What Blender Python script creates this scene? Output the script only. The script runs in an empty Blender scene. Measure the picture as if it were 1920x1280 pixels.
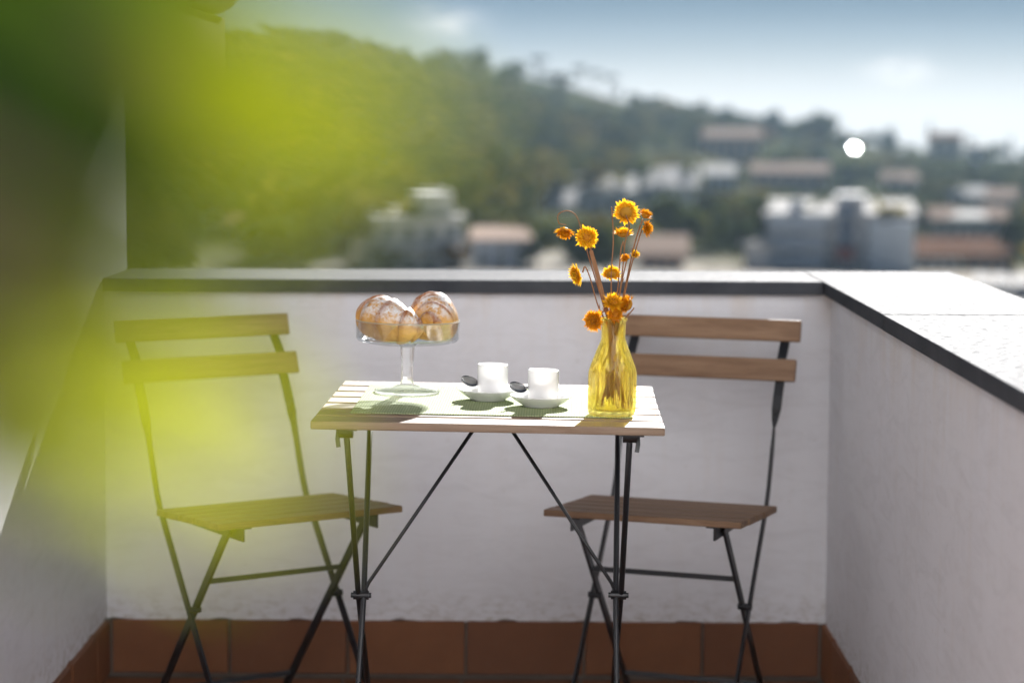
import bpy, bmesh, math, random
import numpy as np
from mathutils import Vector, Matrix
sc = bpy.context.scene
C = sc.collection
random.seed(7); rng = np.random.default_rng(7)

# ------------------------------------------------------------------ camera
FPX, EYE, PITCH, YAW, ROLL = 4115.6, 1.1816, 0.10122, -0.00563, 0.00485
def cam_axes():
    fwd = Vector((math.sin(YAW), math.cos(YAW), 0)); right = Vector((math.cos(YAW), -math.sin(YAW), 0)); up = Vector((0, 0, 1))
    f2 = fwd*math.cos(PITCH) - up*math.sin(PITCH); u2 = up*math.cos(PITCH) + fwd*math.sin(PITCH)
    r2 = right*math.cos(ROLL) + u2*math.sin(ROLL); u3 = u2*math.cos(ROLL) - right*math.sin(ROLL)
    return r2, u3, f2
AR, AU, AF = cam_axes()
EYEV = Vector((0, 0, EYE))
def ray(px, py):
    return AF + AR*((px-960)/FPX) + AU*((640-py)/FPX)
def at(px, py, Y):                      # point of the place seen at a photo pixel, at depth Y
    d = ray(px, py); return EYEV + d*(Y/d.y)
def atz(px, py, Z):                     # ... at height Z
    d = ray(px, py); return EYEV + d*((Z-EYE)/d.z)
def project(p):
    d = Vector(p)-EYEV; z = d.dot(AF)
    return 960+FPX*d.dot(AR)/z, 640-FPX*d.dot(AU)/z
cd = bpy.data.cameras.new('camera'); cam = bpy.data.objects.new('camera', cd); C.objects.link(cam)
cam.matrix_world = Matrix(((AR.x, AU.x, -AF.x, 0), (AR.y, AU.y, -AF.y, 0), (AR.z, AU.z, -AF.z, EYE), (0, 0, 0, 1)))
cd.sensor_width = 36; cd.lens = FPX/1920*36; cd.clip_start = 0.02; cd.clip_end = 6000
cd.dof.use_dof = True; cd.dof.focus_distance = 3.56; cd.dof.aperture_fstop = 2.8
sc.camera = cam

# ------------------------------------------------------------------ light
SUN_EL, SUN_AZ = math.radians(23.8), math.radians(11.5)       # azimuth from +Y towards +X
w = bpy.data.worlds.new('World'); sc.world = w; w.use_nodes = True
nt = w.node_tree; nt.nodes.clear()
def N(t, **k):
    n = nt.nodes.new(t)
    for a, b in k.items(): setattr(n, a, b)
    return n
wo = N('ShaderNodeOutputWorld'); bg = N('ShaderNodeBackground'); bg.inputs['Strength'].default_value = 0.05
sky = N('ShaderNodeTexSky', sky_type='NISHITA'); sky.sun_disc = False
sky.sun_elevation = SUN_EL; sky.sun_rotation = SUN_AZ; sky.air_density = 0.55; sky.dust_density = 0.0; sky.ozone_density = 2.6
L = nt.links
hs = N('ShaderNodeHueSaturation'); hs.inputs['Saturation'].default_value = 1.05; hs.inputs['Value'].default_value = .185; L.new(sky.outputs[0], hs.inputs['Color'])
def wm(op, a, b=None, c=None):
    n = N('ShaderNodeMath', operation=op)
    for i, v in enumerate((a, b, c)):
        if v is None: continue
        if hasattr(v, 'links'): L.new(v, n.inputs[i])
        else: n.inputs[i].default_value = v
    return n.outputs[0]
tcw = N('ShaderNodeTexCoord'); sxyz = N('ShaderNodeSeparateXYZ'); L.new(tcw.outputs['Generated'], sxyz.inputs[0])
# low milky haze all round the horizon, thinning out with height
zz = wm('MULTIPLY', wm('MAXIMUM', sxyz.outputs[2], 0.0), 32.0)
hz = wm('MULTIPLY', wm('POWER', 2.718, wm('MULTIPLY', wm('MULTIPLY', zz, zz), -1.0)), .92)
mxh = N('ShaderNodeMix', data_type='RGBA'); L.new(hz, mxh.inputs[0]); L.new(hs.outputs[0], mxh.inputs[6]); mxh.inputs[7].default_value = (6.0, 6.15, 6.2, 1)
# small fair-weather clouds: scattered ones everywhere, and the two that the photo shows
nz = N('ShaderNodeTexNoise'); nz.inputs['Scale'].default_value = 5.0; nz.inputs['Detail'].default_value = 6
mpw = N('ShaderNodeMapping'); mpw.inputs['Scale'].default_value = (1, 1, 4.5); L.new(tcw.outputs['Generated'], mpw.inputs[0]); L.new(mpw.outputs[0], nz.inputs['Vector'])
nf = N('ShaderNodeTexNoise'); nf.inputs['Scale'].default_value = 75; nf.inputs['Detail'].default_value = 4; L.new(mpw.outputs[0], nf.inputs['Vector'])
cl = wm('MULTIPLY', wm('MINIMUM', wm('MAXIMUM', wm('MULTIPLY', wm('SUBTRACT', nz.outputs['Fac'], .66), 7), 0), 1), .6)
for cx_, cy_, wd_, ht_, st_ in ((1688, 134, .017, .0065, .85), (835, 45, .020, .0085, .55)):
    dv = ray(cx_, cy_).normalized(); hr = Vector((dv.y, -dv.x, 0)).normalized(); vu = hr.cross(dv)
    def dotn(v_):
        n = N('ShaderNodeVectorMath', operation='DOT_PRODUCT'); L.new(tcw.outputs['Generated'], n.inputs[0]); n.inputs[1].default_value = v_; return n.outputs['Value']
    a_ = wm('DIVIDE', dotn(hr), wd_); b_ = wm('DIVIDE', dotn(vu), ht_); front = wm('GREATER_THAN', dotn(dv), 0.0)
    r2_ = wm('ADD', wm('MULTIPLY', a_, a_), wm('MULTIPLY', b_, b_))
    f_ = wm('MULTIPLY', wm('MULTIPLY', wm('POWER', 2.718, wm('MULTIPLY', r2_, -1.6)), wm('MAXIMUM', wm('ADD', wm('MULTIPLY', nf.outputs['Fac'], 3.4), -1.0), 0.0)), st_)
    cl = wm('MAXIMUM', cl, wm('MULTIPLY', f_, front))
mxc = N('ShaderNodeMix', data_type='RGBA'); L.new(wm('MINIMUM', cl, 1.0), mxc.inputs[0]); L.new(mxh.outputs[2], mxc.inputs[6]); mxc.inputs[7].default_value = (7.0, 6.9, 6.8, 1)
L.new(mxc.outputs[2], bg.inputs['Color']); L.new(bg.outputs[0], wo.inputs['Surface'])
sl = bpy.data.lights.new('sun', 'SUN'); sl.energy = 4.4; sl.angle = math.radians(0.53); sl.color = (1.0, 0.975, 0.945)
sun = bpy.data.objects.new('sun', sl); C.objects.link(sun)
SUND = Vector((math.sin(SUN_AZ)*math.cos(SUN_EL), math.cos(SUN_AZ)*math.cos(SUN_EL), math.sin(SUN_EL)))
sun.rotation_euler = SUND.to_track_quat('Z', 'Y').to_euler(); sun.location = (3, 12, 9)
vs = sc.view_settings; vs.view_transform = 'Standard'; vs.look = 'None'; vs.gamma = 1; vs.use_curve_mapping = False; vs.exposure = 1.7
sc.cycles.use_denoising = True
sc.cycles.max_bounces = 8; sc.cycles.diffuse_bounces = 3; sc.cycles.volume_bounces = 0; sc.cycles.use_adaptive_sampling = True; sc.cycles.adaptive_threshold = .02; sc.cycles.glossy_bounces = 4; sc.cycles.transparent_max_bounces = 16; sc.cycles.transmission_bounces = 10
sc.cycles.sample_clamp_indirect = 6

# ------------------------------------------------------------------ materials
class Mat:
    def __init__(s, name, rough=0.6, spec=0.4):
        s.m = bpy.data.materials.new(name); s.m.use_nodes = True; s.t = s.m.node_tree; s.n = s.t.nodes; s.l = s.t.links
        s.b = s.n['Principled BSDF']; s.b.inputs['Roughness'].default_value = rough
        s.b.inputs['Specular IOR Level'].default_value = spec
        s.co = None
    def node(s, t, **k):
        n = s.n.new(t)
        for a, b in k.items(): setattr(n, a, b)
        return n
    def coord(s, scale=(1, 1, 1), kind='Object', rot=(0, 0, 0)):
        tc = s.node('ShaderNodeTexCoord'); mp = s.node('ShaderNodeMapping'); mp.inputs['Scale'].default_value = scale; mp.inputs['Rotation'].default_value = rot
        s.l.new(tc.outputs[kind], mp.inputs[0]); return mp.outputs[0]
    def noise(s, scale, detail=4, rough=.55, vec=None, out='Fac', dist=0):
        n = s.node('ShaderNodeTexNoise'); n.inputs['Scale'].default_value = scale; n.inputs['Detail'].default_value = detail
        n.inputs['Roughness'].default_value = rough; n.inputs['Distortion'].default_value = dist
        if vec is None: vec = s.coord()
        s.l.new(vec, n.inputs['Vector']); return n.outputs[out]
    def ramp(s, fac, stops, interp='LINEAR'):
        r = s.node('ShaderNodeValToRGB'); e = r.color_ramp; e.interpolation = interp
        while len(e.elements) < len(stops): e.elements.new(.5)
        for el, (p, c) in zip(e.elements, stops):
            el.position = p; el.color = (*c, 1) if not isinstance(c, (int, float)) else (c, c, c, 1)
        s.l.new(fac, r.inputs[0]); return r.outputs[0]
    def mix(s, fac, a, b, mode='MIX'):
        n = s.node('ShaderNodeMix', data_type='RGBA', blend_type=mode)
        for i, v in ((0, fac), (6, a), (7, b)):
            if hasattr(v, 'links'): s.l.new(v, n.inputs[i])
            elif i == 0: n.inputs[0].default_value = v
            else: n.inputs[i].default_value = (*v, 1)
        return n.outputs[2]
    def math(s, op, a, b=None):
        n = s.node('ShaderNodeMath', operation=op)
        for i, v in enumerate((a, b)):
            if v is None: continue
            if hasattr(v, 'links'): s.l.new(v, n.inputs[i])
            else: n.inputs[i].default_value = v
        return n.outputs[0]
    def base(s, c):
        if hasattr(c, 'links'): s.l.new(c, s.b.inputs['Base Color'])
        else: s.b.inputs['Base Color'].default_value = (*c, 1)
    def rough(s, c): s.l.new(c, s.b.inputs['Roughness'])
    def bump(s, h, strength=.3, dist=.002):
        b = s.node('ShaderNodeBump'); b.inputs['Strength'].default_value = strength; b.inputs['Distance'].default_value = dist
        s.l.new(h, b.inputs['Height']); s.l.new(b.outputs[0], s.b.inputs['Normal'])

def plain(name, col, rough=.6, spec=.4, var=.12, sc_=8.0, metal=0):
    m = Mat(name, rough, spec); n = m.noise(sc_, 5)
    m.base(m.mix(n, tuple(c*(1-var) for c in col), tuple(min(1, c*(1+var)) for c in col)))
    m.b.inputs['Metallic'].default_value = metal
    return m.m
M = {}
def plaster():
    m = Mat('white_plaster', .9, .2)
    v = m.coord(kind='Object')
    big = m.noise(1.7, 5, .6, v); fine = m.noise(38, 6, .65, v)
    streak = m.noise(3.0, 4, .6, m.coord((9, 9, 1)))
    c = m.mix(m.ramp(big, [(.3, 0), (.75, 1)]), (.785, .79, .825), (.73, .73, .755))
    c = m.mix(m.math('MULTIPLY', m.ramp(streak, [(.52, 0), (.8, 1)]), .22), c, (.68, .62, .56))
    # rising damp and dirt just above the skirting tiles (z about 0.12 to 0.3 m): stains with a shape of their own
    geo = m.node('ShaderNodeNewGeometry'); sx = m.node('ShaderNodeSeparateXYZ'); m.l.new(geo.outputs['Position'], sx.inputs[0])
    h = m.node('ShaderNodeMapRange'); h.inputs[1].default_value = .11; h.inputs[2].default_value = .20; h.inputs[3].default_value = 1; h.inputs[4].default_value = 0
    m.l.new(sx.outputs[2], h.inputs[0])
    spots = m.noise(34, 6, .7, m.coord((1, 1, 2.2)))
    f = m.math('MULTIPLY', h.outputs[0], m.ramp(spots, [(.48, 0), (.62, 1)]))
    c = m.mix(m.math('MULTIPLY', f, .6), c, (.36, .31, .24))
    h2 = m.node('ShaderNodeMapRange'); h2.inputs[1].default_value = .62; h2.inputs[2].default_value = .815; m.l.new(sx.outputs[2], h2.inputs[0])
    run = m.noise(4.5, 5, .65, m.coord((2.2, 2.2, .5)))
    c = m.mix(m.math('MULTIPLY', m.math('MULTIPLY', m.math('POWER', h2.outputs[0], 1.6), m.math('MULTIPLY', m.math('LESS_THAN', sx.outputs[2], .83), m.ramp(run, [(.46, 0), (.66, 1)]))), .36), c, (.62, .50, .38))
    trowel = m.noise(7, 5, .7, m.coord((1, 1, 3.5), rot=(.1, .2, 0)), dist=1.2)
    c = m.mix(m.math('MULTIPLY', m.ramp(trowel, [(.46, 0), (.70, 1)]), .42), c, (.62, .615, .63))
    sp2 = m.noise(60, 3, .6, v)
    c = m.mix(m.math('MULTIPLY', m.ramp(sp2, [(.68, 0), (.76, 1)]), .25), c, (.45, .40, .34))
    m.base(c)
    hsum = m.math('ADD', m.math('MULTIPLY', fine, .5), m.noise(9, 4, .6, m.coord((1, 1, 3))))
    m.bump(hsum, .22, .003); return m.m
M['plaster'] = plaster()
def slate():
    m = Mat('slate_coping', .5, .045)
    v = m.coord(); a = m.noise(7, 6, .65, v); b = m.noise(60, 5, .7, m.coord((1, 6, 6)))
    c = m.mix(m.ramp(a, [(.3, 0), (.7, 1)]), (.048, .053, .062), (.085, .09, .10))
    c = m.mix(m.math('MULTIPLY', m.ramp(b, [(.58, 0), (.72, 1)]), .5), c, (.17, .165, .16))
    m.base(c); m.rough(m.ramp(b, [(.40, .60), (.60, .95)])); m.bump(m.math('ADD', a, b), .4, .002); return m.m
M['slate'] = slate()
def terracotta():
    m = Mat('terracotta', .62, .35)
    oi = m.node('ShaderNodeObjectInfo'); v = m.coord()
    a = m.noise(9, 5, .6, v); b = m.noise(70, 4, .6, v)
    c = m.mix(m.ramp(a, [(.3, 0), (.7, 1)]), (.19, .074, .030), (.25, .10, .040))
    c = m.mix(m.math('MULTIPLY', oi.outputs['Random'], .6), c, (.13, .055, .030))
    c = m.mix(m.math('MULTIPLY', m.ramp(b, [(.6, 0), (.75, 1)]), .2), c, (.22, .16, .12))
    m.base(c); m.bump(b, .2, .001); return m.m
M['terracotta'] = terracotta()
M['grout'] = plain('grout', (.20, .165, .14), .95, .1, .25, 30)
def wood(name, c0, c1, c2, rough=.55):
    m = Mat(name, rough, .35)
    oi = m.node('ShaderNodeObjectInfo')
    tc = m.node('ShaderNodeTexCoord'); ad = m.node('ShaderNodeVectorMath', operation='ADD'); m.l.new(tc.outputs['Object'], ad.inputs[0])
    cx = m.node('ShaderNodeCombineXYZ'); r = m.math('MULTIPLY', oi.outputs['Random'], 37.0)
    for i in range(3): m.l.new(r, cx.inputs[i])
    m.l.new(cx.outputs[0], ad.inputs[1])
    mp = m.node('ShaderNodeMapping'); mp.inputs['Scale'].default_value = (2.2, 26, 26); m.l.new(ad.outputs[0], mp.inputs[0])
    g = m.noise(2.4, 7, .65, mp.outputs[0], dist=.6)
    mp2 = m.node('ShaderNodeMapping'); mp2.inputs['Scale'].default_value = (8, 220, 220); m.l.new(ad.outputs[0], mp2.inputs[0])
    p = m.noise(2, 3, .6, mp2.outputs[0])
    c = m.ramp(g, [(.28, c0), (.5, c1), (.72, c2)])
    c = m.mix(m.math('MULTIPLY', m.ramp(p, [(.5, 0), (.75, 1)]), .45), c, tuple(x*.55 for x in c0))
    c = m.mix(m.math('MULTIPLY', oi.outputs['Random'], .25), c, c0)
    m.base(c); m.bump(m.math('ADD', g, m.math('MULTIPLY', p, .6)), .3, .0008); return m.m
M['table_wood'] = wood('table_wood', (.20, .13, .083), (.27, .19, .13), (.34, .255, .185))
M['chair_wood'] = wood('chair_wood', (.16, .088, .048), (.25, .15, .086), (.335, .215, .132))
M['metal'] = plain('black_metal', (.014, .015, .018), .38, .5, .3, 20)
M['porcelain'] = plain('porcelain', (.86, .86, .855), .12, .5, .01)
for k_, v_ in (('Subsurface Weight', .35), ('Subsurface Scale', .004), ('Subsurface Radius', (1, 1, 1))): M['porcelain'].node_tree.nodes['Principled BSDF'].inputs[k_].default_value = v_
M['steel'] = plain('steel', (.42, .42, .43), .24, .5, .05, 10, 1)

def glass(name, col, thin, rough=.0, ior=1.48, glow=.1):
    # part of the light goes straight through the wall (tinted), part is bent by it
    m = Mat(name, rough, .5); b = m.b
    b.inputs['Base Color'].default_value = (*col, 1); b.inputs['Transmission Weight'].default_value = 1; b.inputs['IOR'].default_value = ior
    tr = m.node('ShaderNodeBsdfTransparent'); tr.inputs[0].default_value = (*col, 1)
    mx = m.node('ShaderNodeMixShader'); mx.inputs[0].default_value = thin
    m.l.new(b.outputs[0], mx.inputs[1]); m.l.new(tr.outputs[0], mx.inputs[2])
    tl_ = m.node('ShaderNodeBsdfTranslucent'); tl_.inputs[0].default_value = (*col, 1); m2 = m.node('ShaderNodeMixShader'); m2.inputs[0].default_value = glow     # translucent share added to make the glass glow, in place of caustics
    m.l.new(mx.outputs[0], m2.inputs[1]); m.l.new(tl_.outputs[0], m2.inputs[2])
    m.l.new(m2.outputs[0], m.n['Material Output'].inputs['Surface']); return m.m
M['glass'] = glass('clear_glass', (.995, .998, .996), .5, .0, 1.48, .025)
def thin_glass(name, col):
    m = Mat(name); tr = m.node('ShaderNodeBsdfTransparent'); tr.inputs[0].default_value = (*col, 1); gl = m.node('ShaderNodeBsdfGlossy'); gl.inputs['Roughness'].default_value = .08
    lw = m.node('ShaderNodeLayerWeight'); lw.inputs[0].default_value = .35; mx = m.node('ShaderNodeMixShader')
    m.l.new(m.math('MULTIPLY', lw.outputs['Fresnel'], .42), mx.inputs[0]); m.l.new(tr.outputs[0], mx.inputs[1]); m.l.new(gl.outputs[0], mx.inputs[2])
    m.l.new(mx.outputs[0], m.n['Material Output'].inputs['Surface']); return m.m
M['thin_glass'] = thin_glass('thin_clear_glass', (.985, .99, .985))
M['yellow_glass'] = glass('yellow_glass', (1.0, .905, .42), .36, .0, 1.47, .05)

# ------------------------------------------------------------------ mesh helpers
class MB:
    def __init__(s): s.v = []; s.f = []
    def add(s, vs, fs):
        o = len(s.v); s.v += [tuple(x) for x in vs]; s.f += [tuple(i+o for i in f) for f in fs]; return s
    def box(s, x0, x1, y0, y1, z0, z1):
        return s.add([(x0, y0, z0), (x1, y0, z0), (x1, y1, z0), (x0, y1, z0), (x0, y0, z1), (x1, y0, z1), (x1, y1, z1), (x0, y1, z1)],
                     [(3, 2, 1, 0), (4, 5, 6, 7), (0, 1, 5, 4), (1, 2, 6, 5), (2, 3, 7, 6), (3, 0, 4, 7)])
    def loft(s, rings, cap=True):
        n = len(rings[0]); o = len(s.v)
        for r in rings: s.v += [tuple(p) for p in r]
        for i in range(len(rings)-1):
            for j in range(n):
                k = (j+1) % n
                s.f.append((o+i*n+j, o+i*n+k, o+(i+1)*n+k, o+(i+1)*n+j))
        if cap:
            s.f.append(tuple(o+j for j in reversed(range(n)))); s.f.append(tuple(o+(len(rings)-1)*n+j for j in range(n)))
        return s
    def tube(s, pts, rad, n=8, cap=True):
        pts = [Vector(p) for p in pts]; rings = []; up = None
        for i, p in enumerate(pts):
            t = (pts[min(i+1, len(pts)-1)]-pts[max(i-1, 0)]).normalized()
            if up is None: up = Vector((0, 0, 1)) if abs(t.z) < .9 else Vector((1, 0, 0))
            a = t.cross(up).normalized(); b = a.cross(t).normalized(); up = b
            r = rad[i] if hasattr(rad, '__len__') else rad
            rings.append([p+(a*math.cos(k*2*math.pi/n)+b*math.sin(k*2*math.pi/n))*r for k in range(n)])
        return s.loft(rings, cap)
    def bar(s, pts, wd, th, wdir, twist=None):        # flat bar: width along wdir, thickness across
        pts = [Vector(p) for p in pts]; rings = []
        for i, p in enumerate(pts):
            t = (pts[min(i+1, len(pts)-1)]-pts[max(i-1, 0)]).normalized()
            a = (Vector(wdir)-t*t.dot(Vector(wdir))).normalized(); b = t.cross(a)
            if twist:
                q = Matrix.Rotation(twist[i], 3, t); a = q @ a; b = q @ b
            rings.append([p+a*x*wd/2+b*y*th/2 for x, y in ((-1, -1), (1, -1), (1, 1), (-1, 1))])
        return s.loft(rings)
    def lathe(s, prof, n=48, cx=0, cy=0):             # closed or open profile of (r, z)
        o = len(s.v)
        for r, z in prof:
            for k in range(n):
                a = 2*math.pi*k/n; s.v.append((cx+r*math.cos(a), cy+r*math.sin(a), z))
        for i in range(len(prof)-1):
            for k in range(n):
                q = (k+1) % n; s.f.append((o+i*n+k, o+i*n+q, o+(i+1)*n+q, o+(i+1)*n+k))
        return s
    def mesh(s, name, mat, smooth=False, bevel=0, weld=False, seg=2):
        me = bpy.data.meshes.new(name); me.from_pydata(s.v, [], s.f); me.validate()
        if bevel or weld:
            bm = bmesh.new(); bm.from_mesh(me)
            if weld: bmesh.ops.remove_doubles(bm, verts=bm.verts, dist=1e-5)
            bmesh.ops.recalc_face_normals(bm, faces=bm.faces)
            if bevel: bmesh.ops.bevel(bm, geom=list(bm.edges), offset=bevel, segments=seg, affect='EDGES', profile=.5)
            bm.to_mesh(me); bm.free()
        if mat: me.materials.append(mat)
        if smooth: me.polygons.foreach_set('use_smooth', [True]*len(me.polygons))
        return me
    def build(s, name, mat, parent=None, **k):
        return obj(name, s.mesh(name, mat, **k), parent)
def obj(name, me, parent=None, loc=None, rot=None):
    o = bpy.data.objects.new(name, me); C.objects.link(o); o.parent = parent
    if loc is not None: o.location = loc
    if rot is not None: o.rotation_euler = rot
    return o
def tag(o, label=None, cat=None, group=None, kind=None):
    if label: o['label'] = label
    if cat: o['category'] = cat
    if group: o['group'] = group
    if kind: o['kind'] = kind
    return o
def thing(name, label, cat, loc=(0, 0, 0), rz=0, group=None):
    return tag(obj(name, None, None, loc, (0, 0, rz)), label, cat, group)

# ------------------------------------------------------------------ balcony
XL, XR, YB, ZC, TC, CW, ZT = -.88807, .62337, 4.56995, .84561, .0277, .327, .1165
LIP = .02                               # coping overhangs the plaster
YN = -1.1                               # near end of the terrace, behind the camera
# floor slab with terracotta tiles
fl = MB().box(XL-.3, XR+.35, YN, YB+.3, -.25, -.006).build('floor', M['grout']); fl['kind'] = 'structure'
TW = .2517
tile = MB().box(-TW/2+.003, TW/2-.003, -TW/2+.003, TW/2-.003, -.012, 0).mesh('floor_tile', M['terracotta'], bevel=.0015, seg=1)
ny = int((YB-.012-YN)/TW)
for j in range(ny):
    for i in range(6):
        obj('floor_tile', tile, fl, (XL+.004+TW*(i+.5), YB-.014-TW*(j+.5)+.0, random.uniform(-.0006, .0006)))

def noisy_wall(name, axis, fixed, a0, a1, z0, z1, thick, parent, ragged=None):
    """plaster slab: front face at 'fixed', lower edge ragged above the tiles"""
    n = int((a1-a0)/.012); front = []; mb = MB(); r = random.Random(hash(name) % 999)
    def P(a, d, z): return (a, fixed+d, z) if axis == 'x' else (fixed+d, a, z)
    ph = [r.uniform(0, 6) for _ in range(4)]
    low = []
    for i in range(n+1):
        a = a0+(a1-a0)*i/n
        low.append((a, z0+.003*math.sin(a*31+ph[0])+.002*math.sin(a*83+ph[1])+r.uniform(-.0012, .0012)))
    vs = []; fs = []
    for a, z in low: vs += [P(a, 0, z), P(a, 0, z1), P(a, thick, z), P(a, thick, z1)]
    for i in range(n):
        b = i*4; c = b+4
        fs += [(b, c, c+1, b+1), (b+2, b+3, c+3, c+2), (b, b+2, c+2, c), (b+1, c+1, c+3, b+3)]
    fs += [(0, 1, 3, 2), (n*4, n*4+2, n*4+3, n*4+1)]
    mb.add(vs, fs)
    return mb.build(name, M['plaster'], parent, weld=True)

def skirting(parent, axis, fixed, a0, a1, back, step=.2517, first=None):
    a = a0
    while a < a1-.01:
        b = min(a+step, a1)
        t = MB()
        g = .003
        lo, hi = min(fixed, back), max(fixed, back)
        if axis == 'x': t.box(-(b-a)/2+g, (b-a)/2-g, lo-fixed, hi-fixed, 0, ZT-.003); loc = ((a+b)/2, fixed+random.uniform(-.0008, .0008), .004)
        else: t.box(lo-fixed, hi-fixed, -(b-a)/2+g, (b-a)/2-g, 0, ZT-.003); loc = (fixed+random.uniform(-.0008, .0008), (a+b)/2, .004)
        t.build('skirting_tile', M['terracotta'], parent, bevel=.0015, seg=1).location = loc
        a = b

# back parapet
pw = thing('parapet_wall', 'white plastered parapet behind the table and chairs with dark stone coping', 'wall', (0, 0, 0))
noisy_wall('plaster', 'x', YB+LIP, XL+.001, XR+LIP, ZT, ZC-TC, CW-2*LIP, pw)
MB().box(XL, XR+.02, YB+LIP+.004, YB+.25, -.24, ZT-.004).build('wall_core', M['grout'], pw)
skirting(pw, 'x', YB+LIP-.010, XL+.012, XR+LIP-.012, YB+LIP+.004)
def coping(parent, x0, x1, y0, y1):
    o = MB().box(-(x1-x0)/2, (x1-x0)/2, -(y1-y0)/2, (y1-y0)/2, 0, TC).build('coping_slab', M['slate'], parent, bevel=.0018, seg=2)
    o.location = ((x0+x1)/2, (y0+y1)/2, ZC-TC+random.uniform(-.0005, .0005)); return o
xs = [XL+.002, XR-.0015]
for a, b in zip(xs, xs[1:]): coping(pw, a+.0003, b+.0009, YB, YB+CW)
# right parapet
pr = thing('parapet_wall', 'white plastered side parapet right of the chairs with wide slate coping', 'wall', (0, 0, 0))
noisy_wall('plaster', 'y', XR+LIP, YN, YB+CW-LIP, ZT, ZC-TC, CW-2*LIP, pr)
MB().box(XR+LIP+.004, XR+.25, YN, YB+.25, -.24, ZT-.004).build('wall_core', M['grout'], pr)
skirting(pr, 'y', XR+LIP-.010, YN, YB+LIP-.012, XR+LIP+.004)
jy = at(1655, 592, 1).copy(); d = ray(1655, 592); jY = (XR/d.x)*d.y
ys = [YN, jY-2.4, jY-1.2, jY, YB+CW]
for a, b in zip(ys, ys[1:]): coping(pr, XR, XR+CW, a+.001, b-.001)
# house wall on the left
hw = thing('house_wall', 'tall white house wall left of the chairs, sunlit above a slanting shadow', 'wall', (0, 0, 0))
YE = YB+.30
noisy_wall('plaster', 'y', XL, YN, YE, ZT, 3.0, -.28, hw)
MB().box(XL-.27, XL-.004, YN, YE-.02, -.24, ZT-.004).build('wall_core', M['grout'], hw)
# unseen house front added behind the camera to reflect sun into the shaded terrace
MB().box(XL-.001, 5.5, YN-.3, YN, -12, 6.0).build('fill_facade', M['plaster'], hw)
skirting(hw, 'y', XL+.010, YN, YB+LIP-.012, XL-.004)

# ------------------------------------------------------------------ table
TX, TY, TA, TZ = -.05636, 3.36359, -.01732, .71
TT = .0115                              # the terrace floor falls a little to the right
tb = thing('bistro_table', 'folding table with pale wooden slat top and crossed black rod legs', 'table', (TX-.71*TT, TY, 0), TA)
tb.rotation_euler = (0, TT, TA)
TM = Matrix.Translation((TX-.71*TT, TY, 0)) @ tb.rotation_euler.to_matrix().to_4x4(); TMI = TM.inverted()
def tl(p): return TMI @ Vector(p)      # world -> table local
def tw(p): return TM @ Vector(p)
ns, sw = 7, .54/7
for i in range(ns):
    me = MB().box(-.275, .275, -sw/2+.0072, sw/2-.0072, -.0065, .0065).mesh('slat', M['table_wood'], bevel=.0018)
    o = obj('table_slat', me, tb, (random.uniform(-.0008, .0008), sw*(i+.5), TZ-.0065))
for x in (-.215, .215):
    MB().box(x-.011, x+.011, .02, .52, TZ-.016, TZ-.0132).build('top_rail', M['metal'], tb)
for s in (-1, 1):
    # the two crossed rods of one side; pixel columns of the photo fix the planes they stand in
    ft = tl(at(649 if s < 0 else 1181, 820, TY+.045)); rt = tl(at(695 if s < 0 else 1158, 815, TY+.47)); pv = tl(at(677 if s < 0 else 1159.5, 1115, TY+.27))
    ft.z = TZ-.018; rt.z = TZ-.018
    fb = pv+(pv-rt)*(pv.z/(rt.z-pv.z)); rb = pv+(pv-ft)*(pv.z/(ft.z-pv.z)); fb.z = .004; rb.z = .004
    q1 = pv+Vector((s*.0045, 0, 0)); q2 = pv-Vector((s*.0045, 0, 0))
    MB().tube([ft, ft+(q1-ft)*.5, q1, rb], .0048, 10).build('leg', M['metal'], tb, smooth=True)
    MB().tube([rt, rt+(q2-rt)*.5, q2, fb], .0048, 10).build('leg', M['metal'], tb, smooth=True)
    j = MB().tube([pv-Vector((.013, 0, 0)), pv+Vector((.013, 0, 0))], .0075, 12); j.tube([pv-Vector((.017, 0, 0)), pv+Vector((.017, 0, 0))], .0045, 10)
    j.build('pivot_bolt', M['metal'], tb)
    k = MB().box(ft.x-.014, ft.x+.022*(1 if s > 0 else .5), ft.y-.012, ft.y+.03, TZ-.0195, TZ-.0162)
    k.tube([ft+Vector((-.011, 0, -.004)), ft+Vector((.011, 0, -.004))], .0085, 12)
    k.bar([ft+Vector((s*.012, 0, .0)), ft+Vector((s*.013, -.004, -.014)), ft+Vector((s*.011, -.008, -.026))], .007, .0025, (1, 0, 0))
    k.build('hinge_bracket', M['metal'], tb)
    top = Vector((s*.012, .27, TZ-.016)); kn = tl(at(691 if s < 0 else 1146.5, 1092, TY+.27))
    MB().tube([top, kn, kn+(pv-kn)*.35+Vector((0, 0, -.003)), pv+Vector((-s*.012, 0, -.004))], .0031, 8).build('brace', M['metal'], tb, smooth=True)
MB().box(-.03, .03, .245, .295, TZ-.018, TZ-.0132).build('brace_plate', M['metal'], tb)
for y in (.03, .5):
    a = tl(at(677, 1115, TY+.27)).x; b = tl(at(1159.5, 1115, TY+.27)).x
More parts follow.
